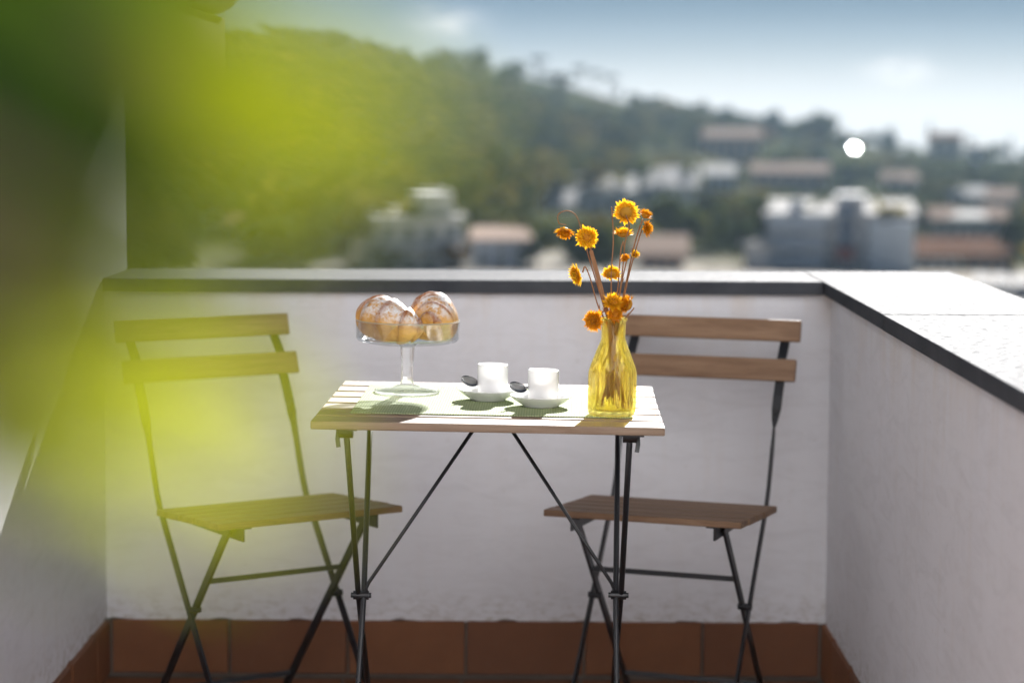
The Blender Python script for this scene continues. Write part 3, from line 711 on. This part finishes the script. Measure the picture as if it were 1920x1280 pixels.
# ---- houses
M['hw_white'] = plain('house_white', (.84, .84, .84), .85, .2, .05, .6)
M['hw_blue'] = plain('house_pale_blue', (.66, .74, .84), .85, .2, .08, .6)
M['hw_cream'] = plain('house_cream', (.62, .54, .42), .85, .2, .1, .6)
M['hw_pink'] = plain('house_pink', (.60, .42, .34), .85, .2, .1, .6)
M['r_tile'] = plain('roof_tile', (.25, .155, .115), 1, 0, .25, 1.5)
M['r_pale'] = plain('roof_pale', (.42, .33, .28), 1, 0, .15, 1.5)
M['r_metal'] = plain('roof_sheet', (.62, .61, .60), 1, 0, .12, 1.0)
M['pane'] = plain('window_pane', (.10, .13, .17), .2, .5, .1, 2)
M['shutter'] = plain('shutter', (.12, .20, .34), .6, .3, .2, 2)
M['red_awning'] = plain('awning', (.45, .10, .08), .7, .3, .2, 2)
BOXES = []
def house(label, x0, x1, yt, yb, wall='hw_white', roof='r_pale', kind='gable', rows=0, cols=0, name='house', cat='house', yaw=0.0, depth=9, base=None, pitch=.22, extra=None):
    g = ground_hit((x0+x1)/2, base or yb); D = math.hypot(g.x, g.y); k = D/FPX
    W = (x1-x0)*k; H = max(2.2, ((base or yb)-yt)*k)
    BOXES.append((x0, x1, yt, yb, D))
    t = thing(name, label, cat, g, -math.atan2(g.x, g.y)+yaw)
    rise = depth/2*pitch+.2 if kind == 'gable' else depth*.045+.22
    hb = H-rise
    MB().box(-W/2, W/2, 0, depth, -4, hb).build('wall', M[wall], t)
    if kind == 'gable':
        o = .4; r = MB(); zt = hb+rise-.2; th = .18; zl = hb-o*pitch
        sec = [(-o, zl+.05), (depth/2, zt+.05), (depth+o, zl+.05), (depth+o, zl+.05+th), (depth/2, zt+.05+th), (-o, zl+.05+th)]
        r.loft([[(x, y, z) for y, z in sec] for x in (-W/2-o, W/2+o)]); r.build('roof', M[roof], t, weld=True)
    else:
        f = depth*.045          # shallow lean-to deck falling towards the valley, with a low upstand
        MB().add([(-W/2-.3, -.3, hb+.02), (W/2+.3, -.3, hb+.02), (W/2+.3, depth+.3, hb+f), (-W/2-.3, depth+.3, hb+f), (-W/2-.3, -.3, hb+.22), (W/2+.3, -.3, hb+.22), (W/2+.3, depth+.3, hb+f+.2), (-W/2-.3, depth+.3, hb+f+.2)],
                 [(3, 2, 1, 0), (4, 5, 6, 7), (0, 1, 5, 4), (1, 2, 6, 5), (2, 3, 7, 6), (3, 0, 4, 7)]).build('roof', M[roof], t)
    for i in range(rows):
        for j in range(cols):
            wx = -W/2+W*(j+.5)/cols; wz = hb*(i+.45)/rows; ww, wh = min(1.3, W/cols*.5), min(1.5, hb/rows*.55)
            wn = MB().box(wx-ww/2, wx+ww/2, -.06, -.004, wz-wh/2, wz+wh/2).build('window', M['pane'], t)
            MB().box(wx-ww/2-.1, wx+ww/2+.1, -.14, -.062, wz-wh/2-.14, wz-wh/2-.02).build('sill', M['hw_white'], wn)
    if extra: extra(t, W, hb, depth)
    return t
def white_complex(t, W, hb, d):
    MB().box(-W*.62, -W*.502, .6, d*.8, -4, hb*.62).build('wing', M['hw_white'], t)
    MB().box(-W*.5, W*.5, -1.6, -.01, hb*.42, hb*.42+.18).build('balcony', M['hw_white'], t)
    MB().box(W*.05, W*.42, 1, d*.7, hb+.1, hb+1.7).build('roof_storey', M['hw_white'], t)
def block_extra(t, W, hb, d):
    MB().box(-W*.03, W*.17, 1.2, 6, hb+.1, hb+1.5).build('lift_tower', M['hw_white'], t)
    for i in range(3):
        z = hb*(i+.18)/3
        b = MB().box(-W*.48, -W*.1, -1.3, -.01, z, z+.14).build('balcony', M['hw_white'], t)
        MB().box(-W*.48, -W*.1, -1.32, -1.24, z+.145, z+1.0).build('railing', M['hw_blue'], b)
        MB().box(-W*.34, -W*.26, -.09, -.005, z+.2, z+2.2).build('shutter', M['shutter'], t)
        MB().box(W*.0, W*.08, -.09, -.005, z+.2, z+2.0).build('shutter', M['shutter'], t)
    MB().box(-W*.02, W*.1, -.9, -.02, .8, 1.7).build('awning', M['red_awning'], t)
    MB().box(W*.19, W*.5, -2.2, -.01, -4, hb*.93).build('stair_block', M['hw_blue'], t)
house('stepped white villa with terraces at left, above the coping behind the croissants', 705, 868, 392, 512, rows=2, cols=4, extra=white_complex, kind='flat', roof='r_metal', yaw=.15, base=506)
house('pale blue house right of the stepped white villa', 888, 990, 436, 512, wall='hw_blue', kind='flat', rows=1, cols=3, base=505)
house('long low building with pale sheet roof above the bouquet on the left', 1070, 1188, 332, 402, wall='hw_blue', roof='r_metal', rows=1, cols=5, depth=14)
house('bright sheet-roofed hall left of its twin, upper middle of the hillside', 1192, 1240, 318, 384, roof='r_metal', depth=15, pitch=.26)
house('bright sheet-roofed hall right of its twin, upper middle of the hillside', 1246, 1304, 316, 392, roof='r_metal', depth=16, pitch=.26)
house('small shed with shining white roof left of the bouquet', 1028, 1072, 358, 398, roof='r_metal', name='shed', cat='shed', depth=10, pitch=.27)
house('house with bright roof and pale blue wall right of the sheet-roofed halls', 1322, 1376, 310, 362, wall='hw_blue', roof='r_metal', rows=1, cols=3, depth=12)
house('house with dull pink roof, left of a like one at mid height on the right', 1410, 1474, 308, 350, wall='hw_pink', roof='r_pale', rows=1, cols=3, depth=11)
house('house with dull pink roof, right of a like one at mid height on the right', 1478, 1550, 308, 356, wall='hw_pink', roof='r_pale', rows=1, cols=3, depth=12)
house('long hilltop house with pale pink roof below the skyline', 1316, 1424, 242, 300, wall='hw_pink', roof='r_pale', rows=1, cols=6, depth=13)
house('large white and blue apartment block at the right above the coping', 1438, 1708, 386, 520, wall='hw_white', roof='r_metal', kind='flat', rows=3, cols=8, name='apartment_block', cat='building', depth=13, extra=block_extra, base=508)
house('dark roofed hilltop house beside the cypress', 1742, 1802, 250, 296, wall='hw_cream', roof='r_tile', rows=1, cols=3)
house('small white hilltop house right of the dark roofed one', 1812, 1842, 272, 304, roof='r_metal', kind='flat', depth=8, rows=1, cols=2)
house('house with long pale roof in dark trees at the right', 1656, 1722, 324, 362, wall='hw_cream', roof='r_pale', rows=1, cols=3, depth=11)
house('wide low house with bright roof at the far right', 1782, 1846, 352, 388, wall='hw_cream', roof='r_metal', rows=1, cols=4, depth=11)
house('low house with cream roof at the right edge', 1852, 1908, 356, 396, wall='hw_cream', roof='r_pale', rows=1, cols=3, depth=11)
house('white gabled house right of the apartment block', 1740, 1786, 392, 462, rows=2, cols=2, roof='r_pale', depth=9)
house('white house with pale lean-to roof, middle of the row at the far right', 1788, 1842, 402, 470, roof='r_metal', kind='flat', rows=1, cols=3)
house('narrow white house at the far right of its row', 1846, 1880, 392, 470, rows=2, cols=1, roof='r_pale')
house('low terracotta-roofed house behind the corner of the coping', 1716, 1800, 458, 515, wall='hw_white', roof='r_tile', rows=1, cols=4, base=507)
house('low brown-roofed house at the right edge above the side coping', 1806, 1890, 456, 515, wall='hw_pink', roof='r_tile', rows=1, cols=4, base=507)
house('low pale pink roofed house behind the bouquet', 1198, 1282, 470, 515, wall='hw_pink', roof='r_pale', rows=1, cols=4, base=507)
house('little white hut left of the apartment block', 1396, 1440, 482, 515, roof='r_metal', name='hut', cat='hut', kind='flat', depth=6, base=507)
house('cottage with orange roof among the trees at the left', 424, 462, 424, 446, wall='hw_cream', roof='r_tile', depth=8)
house('small pale cottage in the green slope at the left', 372, 410, 398, 420, roof='r_pale', depth=8)
# vaulted white sheds beyond the side parapet
g = ground_hit(1880, 556, lo=40); k = math.hypot(g.x, g.y)/FPX
sh = thing('vaulted_shed', 'white vaulted shed roofs just beyond the side parapet', 'shed', g, -math.atan2(g.x, g.y))
MB().box(-60*k, 90*k, 0, 8, -4, 10*k).build('wall', M['hw_blue'], sh)
for i in range(4):
    c0 = -60*k+150*k*(i+.5)/4; r = 150*k/8
    ring = [(c0+r*math.cos(a), r*.8*math.sin(a)+10*k) for a in np.linspace(0, math.pi, 15)]
    MB().loft([[(x, y, z) for x, z in ring] for y in (-.4, 8.4)]).build('vault', M['r_metal'], sh)
BOXES.append((1815, 1965, 512, 556, 60))
# metal panel added for the glint, turned to mirror the sun to the camera
g = ground_hit(1602, 292); D = math.hypot(g.x, g.y)
sp = thing('glint_panel', 'small tilted panel glinting in the sun below the skyline trees', 'panel', (g.x, g.y, g.z))
hv = (SUND+(EYEV-(g+Vector((0, 0, 1.6)))).normalized()).normalized()
q = hv.to_track_quat('Z', 'Y')
pn = MB().box(-.38, .38, -.45, .45, -.04, .04).build('panel', plain('glint_metal', (.6, .6, .6), .22, .5, .02, 1, 1), sp); pn.location = (0, 0, 1.6); pn.rotation_mode = 'QUATERNION'; pn.rotation_quaternion = q
for x in (-.25, .25): MB().tube([(x, 0, -1), (x, 0, 1.52)], .06, 8).build('post', M['steel'], sp)
BOXES.append((1580, 1625, 262, 296, D))

# ---- trees
def leaf_mat(name, c0, c1, c2, sc_=.09):
    m = Mat(name, .9, 0); v = m.coord(); a = m.noise(sc_, 3, .6, v); b = m.noise(1.2, 3, .6, v)
    c = m.ramp(a, [(.36, c0), (.5, c1), (.64, c2)]); c = m.mix(m.math('MULTIPLY', b, .45), c, tuple(x*.5 for x in c0)); m.base(c)
    t = m.node('ShaderNodeBsdfTranslucent'); m.l.new(c, t.inputs[0]); mx = m.node('ShaderNodeMixShader'); mx.inputs[0].default_value = .3
    m.l.new(m.b.outputs[0], mx.inputs[1]); m.l.new(t.outputs[0], mx.inputs[2]); m.l.new(mx.outputs[0], m.n['Material Output'].inputs['Surface']); return m.m
M['wood_leaf'] = leaf_mat('wood_foliage', (.024, .036, .012), (.076, .092, .022), (.22, .18, .05))
M['dark_leaf'] = leaf_mat('dark_foliage', (.03, .045, .025), (.042, .06, .03), (.06, .075, .035))
M['lime_leaf'] = leaf_mat('yellow_green_foliage', (.07, .10, .025), (.13, .16, .03), (.20, .20, .04))
M['rust_leaf'] = leaf_mat('autumn_foliage', (.16, .10, .03), (.24, .14, .035), (.28, .18, .05))
M['bark'] = plain('bark', (.10, .07, .05), .9, .1, .3, 6)
def crown_quads(n, rx, rz, size, shape='round', clumps=9):
    """leaf clumps: random quads spread through lobes of the crown -> (n*4,3)"""
    if shape == 'cypress':
        h = rng.random(n); rad = rx*np.sqrt(rng.random(n))*np.clip(1.15*(1-h)**.7, .05, 1)*np.clip(h*8, .2, 1); a = rng.random(n)*6.283
        c = np.stack([rad*np.cos(a), rad*np.sin(a), (h-.5)*2*rz], 1)
    else:
        cl = rng.normal(size=(clumps, 3)); cl /= np.linalg.norm(cl, axis=1)[:, None]; cl *= rng.uniform(.35, .75, (clumps, 1)); cl[:, 2] = cl[:, 2]*.9+.05
        if shape == 'pine': cl[:, 2] = np.abs(cl[:, 2])*.6
        w_ = rng.integers(0, clumps, n); d = rng.normal(size=(n, 3)); d /= np.linalg.norm(d, axis=1)[:, None]
        c = cl[w_]+d*(rng.random((n, 1))**.45)*.42; c = c*np.array([rx, rx, rz])
    u = rng.normal(size=(n, 3)); u /= np.linalg.norm(u, axis=1)[:, None]; v = np.cross(u, rng.normal(size=(n, 3))); v /= np.linalg.norm(v, axis=1)[:, None]
    s = size*rng.uniform(.6, 1.3, (n, 1))
    q = np.stack([c-u*s-v*s*.5, c+u*s-v*s*.5, c+u*s*.7+v*s*.5, c-u*s*.7+v*s*.5], 1)
    return q
def quads_mesh(name, q, mat):
    n = len(q); me = bpy.data.meshes.new(name); me.vertices.add(n*4); me.vertices.foreach_set('co', q.reshape(-1).astype(np.float32))
    me.loops.add(n*4); me.loops.foreach_set('vertex_index', np.arange(n*4, dtype=np.int32)); me.polygons.add(n)
    me.polygons.foreach_set('loop_start', np.arange(0, n*4, 4, dtype=np.int32)); me.polygons.foreach_set('loop_total', np.full(n, 4, dtype=np.int32))
    me.update(calc_edges=True); me.materials.append(mat); return me
def tree(label, px, yt, yb, w_, shape='round', mat='wood_leaf', name='tree', n=420, base=None):
    g = ground_hit(px, base or yb); D = math.hypot(g.x, g.y); k = D/FPX; H = (yb-yt)*k; rx = w_*k/2
    t = thing(name, label, 'tree', g, random.uniform(0, 6), 'trees standing out on the hillside')
    if shape == 'pine': rz = min(rx*.45, H*.3)
    elif shape == 'cypress': rz = H*.48
    else: rz = min(H*.46, max(rx, H*.36))
    cz = H-rz
    tr = MB(); lean = Vector((random.uniform(-.06, .06)*H, random.uniform(-.06, .06)*H, 0))
    top = Vector((0, 0, cz if shape != 'cypress' else H*.6))+lean*.5
    r0 = max(.12, H*.028); tr.tube([(0, 0, -1.5), (lean.x*.2, lean.y*.2, cz*.4), tuple(top)], [r0*1.3, r0, r0*.5], 8)
    if shape != 'cypress':
        for j in range(5):
            a = j*1.257+random.random(); s0 = Vector((lean.x*.2, lean.y*.2, cz*.55)); tr.tube([tuple(s0), tuple(top+Vector((math.cos(a)*rx*.55, math.sin(a)*rx*.55, rz*.15)))], [r0*.5, r0*.15], 6)
    tr.build('trunk', M['bark'], t)
    q = crown_quads(n, rx, rz, max(.18, min(rx, rz)*.16), shape); q[:, :, 2] += cz
    obj('crown', quads_mesh('crown', q, M[mat]), t)
    BOXES.append((px-w_*.5, px+w_*.5, yt, yb, D))
T_ = tree
T_('umbrella pine alone on the skyline left of a group of three', 1010, 104, 152, 40, 'pine', 'dark_leaf', 'stone_pine')
T_('leftmost of the three umbrella pines on the skyline', 1088, 122, 172, 38, 'pine', 'dark_leaf', 'stone_pine')
T_('middle one of the three umbrella pines on the skyline', 1116, 130, 180, 36, 'pine', 'dark_leaf', 'stone_pine')
T_('rightmost of the three umbrella pines on the skyline', 1144, 139, 188, 34, 'pine', 'dark_leaf', 'stone_pine')
T_('slender dark cypress left of the hilltop house', 1743, 230, 284, 16, 'cypress', 'dark_leaf', 'cypress')
T_('short cypress on the skyline at the right edge', 1893, 252, 294, 14, 'cypress', 'dark_leaf', 'cypress')
T_('big round ochre-green tree on the skyline right of the hilltop house', 1532, 205, 278, 86, 'round', 'wood_leaf', 'broadleaf_tree', 700)
T_('dark tree on the skyline left of the big round one', 1448, 206, 256, 46, 'round', 'dark_leaf', 'broadleaf_tree')
T_('dark tree on the skyline right of the glint', 1660, 238, 284, 44, 'round', 'dark_leaf', 'broadleaf_tree')
T_('dark tree breaking the skyline at its step in the middle', 900, 90, 134, 46, 'round', 'dark_leaf', 'broadleaf_tree')
T_('green tree at the top of the hill on the left', 620, 58, 108, 60, 'round', 'wood_leaf', 'broadleaf_tree')
T_('tall yellow-green tree right behind the bouquet', 1268, 366, 478, 110, 'round', 'lime_leaf', 'broadleaf_tree', 900)
T_('rounded green tree below the pale blue house', 1002, 452, 512, 66, 'round', 'wood_leaf', 'broadleaf_tree', 500, 505)
T_('green bush-like tree in front of the stepped villa', 722, 466, 514, 56, 'round', 'wood_leaf', 'broadleaf_tree', 500, 507)
T_('russet tree between the stepped villa and the pale blue house', 852, 462, 514, 60, 'round', 'rust_leaf', 'broadleaf_tree', 500, 507)
T_('yellow autumn tree beside the hilltop house', 1438, 240, 276, 40, 'round', 'rust_leaf', 'broadleaf_tree')
T_('yellow-green tree left of the hilltop house', 1240, 248, 282, 46, 'round', 'lime_leaf', 'broadleaf_tree')
T_('pale green tree right of the pink-roofed houses', 1570, 330, 366, 36, 'round', 'lime_leaf', 'broadleaf_tree')
T_('tall dark tree at the right edge above the coping', 1896, 408, 520, 50, 'round', 'dark_leaf', 'broadleaf_tree', 700, 507)
T_('dark tree between apartment block and white gabled house', 1724, 384, 466, 34, 'round', 'dark_leaf', 'broadleaf_tree', 500)
# the wood that covers the slope: one mass
def wood_mass():
    Q = []; cnt = 0
    while cnt < 3600:
        az = random.uniform(-.27, .27); D = math.sqrt(random.uniform(125**2, 522**2)) if random.random() < .6 else random.uniform(120, 330)
        x, y = D*math.sin(az), D*math.cos(az)
        if D < 185 and x > -12 and random.random() < .6: cnt += .3; continue
        z = terr(x, y); H = random.uniform(3, 6.5); rx = random.uniform(1.8, 3.6)
        px, pt = project((x, y, z+H)); _, pb = project((x, y, z)); pw_ = rx*FPX/D
        if any(px+pw_*.8 > b[0] and px-pw_*.8 < b[1] and pt < b[2]+.93*(b[3]-b[2]) and pb > b[2] and D < b[4]+1 for b in BOXES): cnt += .1; continue
        if D > 440: H *= .62; rx *= .8
        q = crown_quads(80, rx, H*.42, rx*.22, 'round', 6); q += np.array([x, y, z+H*.56]); Q.append(q); cnt += 1
    o = obj('hillside_wood', quads_mesh('hillside_wood', np.concatenate(Q), M['wood_leaf'])); o['kind'] = 'stuff'; tag(o, 'mixed green wood covering the slope between the houses', 'wood')
wood_mass()

# ------------------------------------------------------------------ eave at the top of the house wall
ex0, ex1 = XL, at(420, 80, YE).x
zb, zt_ = at(420, 150, YE).z, at(420, 36, YE).z
ev = MB().box(ex0, ex1, YN, YE, zb, zt_).build('eave', plain('eave_timber', (.13, .10, .06), .8, .2, .3, 14), hw, bevel=.004)
gr = at(441, 20, YE).x-ex1; gu = MB(); ring_o = [(ex1-.062+.095*math.cos(a), zt_+.062+.060*math.sin(a)) for a in np.linspace(math.pi, 2*math.pi, 17)]; ring_i = [(ex1-.062+.091*math.cos(a), zt_+.062+.056*math.sin(a)) for a in np.linspace(2*math.pi, math.pi, 17)]
gu.loft([[(x, y, z) for x, z in ring_o+ring_i] for y in (YN, YE+.02)]); gu.build('gutter', plain('brown_gutter', (.07, .05, .035), .5, .4, .2, 8), ev)

# ------------------------------------------------------------------ leafy shrub close to the camera
def leafm(name, d, tcol, w_):
    m = Mat(name, .6, .12); n = m.noise(60, 3); c = m.mix(n, tuple(x*.8 for x in d), d); m.base(c)
    t = m.node('ShaderNodeBsdfTranslucent'); t.inputs[0].default_value = (*tcol, 1); mx = m.node('ShaderNodeMixShader'); mx.inputs[0].default_value = w_
    m.l.new(m.b.outputs[0], mx.inputs[1]); m.l.new(t.outputs[0], mx.inputs[2]); m.l.new(mx.outputs[0], m.n['Material Output'].inputs['Surface']); return m.m
M['leaf'] = leafm('shrub_leaf', (.05, .08, .004), (.175, .19, .001), .5)  # leaf tones with light put in: dark copies for shade, bright for backlight
M['backlit_leaf'] = leafm('shrub_backlit_leaf', (.11, .14, .012), (.43, .46, .015), .6)
M['shaded_leaf'] = leafm('shrub_shaded_leaf', (.016, .040, .002), (.038, .068, .001), .5)
M['mid_leaf'] = leafm('shrub_mid_leaf', (.045, .072, .008), (.11, .145, .003), .5)
SH = Vector((-.44, .36, 0))
shrub = thing('potted_shrub', 'blurred yellow-green leafy shrub close up on the left', 'plant', SH)
def rel(p): return Vector(p)-SH
pot = MB().lathe([(0, 0), (.13, 0), (.17, .34), (.185, .345), (.185, .385), (.165, .385), (.155, .34), (0, .335)], 36).build('pot', M['terracotta'], shrub, smooth=True, weld=True)
TRK = [(-.44, .36, .33), (-.435, .365, .7), (-.42, .37, 1.05), (-.40, .38, 1.30)]
MB().tube([rel(p) for p in spline(TRK, 6)], [.014]*7+[.011]*6+[.007]*6, 10).build('trunk', M['bark'], shrub, smooth=True)
def leaf_mesh(name, b, t, wid, nrm, mat):
    b, t = Vector(b), Vector(t); d = t-b; Ln = d.length; d.normalize(); n = (Vector(nrm)-d*d.dot(Vector(nrm))).normalized(); sd = d.cross(n)
    mb = MB(); K = 10; vs = []
    for i in range(K+1):
        f = i/K; w_ = wid/2*(math.sin(math.pi*f**.8)**.85 if 0 < f < 1 else 0)+.0004; c = b+d*Ln*f+n*Ln*.06*math.sin(math.pi*f)
        vs += [c-sd*w_-n*w_*-.25, c, c+sd*w_-n*w_*-.25]
    fs = []
    for i in range(K):
        for j in range(2): fs.append((i*3+j, (i+1)*3+j, (i+1)*3+j+1, i*3+j+1))
    mb.add([v-SH for v in vs], fs); return mb.build('leaf', M[mat], shrub, smooth=True)
TOCAM = (0.05, -1, .15)
LEAVES = [  # base px, tip px, depth, width (m), material
    ((300, 80), (900, 270), .300, .0165, 'leaf'), ((250, 230), (720, 420), .335, .0090, 'leaf'), ((330, 40), (800, 190), .330, .0070, 'leaf'),
    ((90, 480), (580, 930), .240, .0078, 'backlit_leaf'), ((60, 860), (500, 640), .255, .0070, 'backlit_leaf'), ((140, 600), (560, 760), .320, .0060, 'backlit_leaf'),
    ((-150, 230), (460, 480), .315, .0170, 'mid_leaf'), ((-220, 470), (360, 580), .300, .0150, 'mid_leaf'), ((-180, 380), (330, 720), .290, .0130, 'mid_leaf'),
    ((-140, 640), (330, 920), .300, .0100, 'mid_leaf'), ((20, 40), (520, 290), .320, .0150, 'mid_leaf'), ((-160, 760), (260, 860), .310, .0090, 'mid_leaf'), ((120, 250), (500, 560), .330, .0080, 'mid_leaf'),
    ((-200, -160), (420, 300), .330, .026, 'shaded_leaf'), ((-200, 20), (270, 560), .320, .024, 'shaded_leaf'), ((-260, 240), (150, 760), .330, .020, 'shaded_leaf'),
    ((20, -220), (500, 70), .350, .024, 'shaded_leaf'), ((-180, -60), (240, 330), .290, .028, 'shaded_leaf'), ((60, -60), (470, 330), .350, .0120, 'shaded_leaf'),
    ((-250, 420), (150, 820), .310, .0160, 'shaded_leaf'), ((-200, 120), (300, 470), .340, .0180, 'shaded_leaf'), ((-220, -40), (300, 170), .300, .026, 'shaded_leaf'), ((-250, 330), (170, 540), .300, .0200, 'shaded_leaf'),
    ((-180, 680), (170, 1040), .270, .0095, 'mid_leaf'), ((-220, 900), (230, 930), .270, .0060, 'mid_leaf'), ((-160, 560), (120, 960), .280, .0080, 'mid_leaf'), ((30, 620), (420, 1020), .250, .0040, 'backlit_leaf')]
roots = []
for (b, t, Y, wd_, mt) in LEAVES:
    B = at(b[0], b[1], Y); leaf_mesh('leaf', B, at(t[0], t[1], Y*1.02), wd_, TOCAM, mt); roots.append(B)
for B in roots[::1]:
    s0 = Vector(TRK[2]) if B.z < 1.15 else Vector(TRK[3])
    MB().tube([rel(p) for p in spline([s0, s0.lerp(B, .5)+Vector((0, .01, .02)), B], 5)], .0022, 6).build('twig', M['bark'], shrub, smooth=True)
r_ = random.Random(5)
for k in range(120):                   # the rest of the crown, beside and above the view
    P_ = Vector((-.36+r_.gauss(0, .10), .42+r_.gauss(0, .09), 1.34+r_.gauss(0, .12)))
    if P_.x > -.10: P_.x = -.12-r_.random()*.1
    qx, qy = project(P_) if P_.y > .05 else (-999, 0)
    if qx > -420 and qy > -420 and qy < 1500: continue
    dr = Vector((r_.uniform(-1, 1), r_.uniform(-1, 1), r_.uniform(-.7, .5))).normalized()
    T2 = P_+dr*r_.uniform(.05, .08); qx, qy = project(T2)
    if qx > -250 and -250 < qy < 1500: continue
    leaf_mesh('leaf', P_, T2, r_.uniform(.014, .024), (r_.uniform(-.5, .5), -1, r_.uniform(0, 1)), 'leaf')

# ------------------------------------------------------------------ air
HAZE = .00021
hm = bpy.data.materials.new('air'); hm.use_nodes = True; hn = hm.node_tree.nodes; hn.clear()
ho = hn.new('ShaderNodeOutputMaterial'); pvn = hn.new('ShaderNodeVolumePrincipled'); pvn.inputs['Color'].default_value = (.58, .80, 1.0, 1); pvn.inputs['Density'].default_value = HAZE; pvn.inputs['Anisotropy'].default_value = .2
hm.node_tree.links.new(pvn.outputs[0], ho.inputs['Volume'])
hb_ = MB().box(-720, 720, -720, 720, -34, 30).build('haze', hm); tag(hb_, 'thin bluish air between the terrace and the hill', 'haze', kind='stuff')
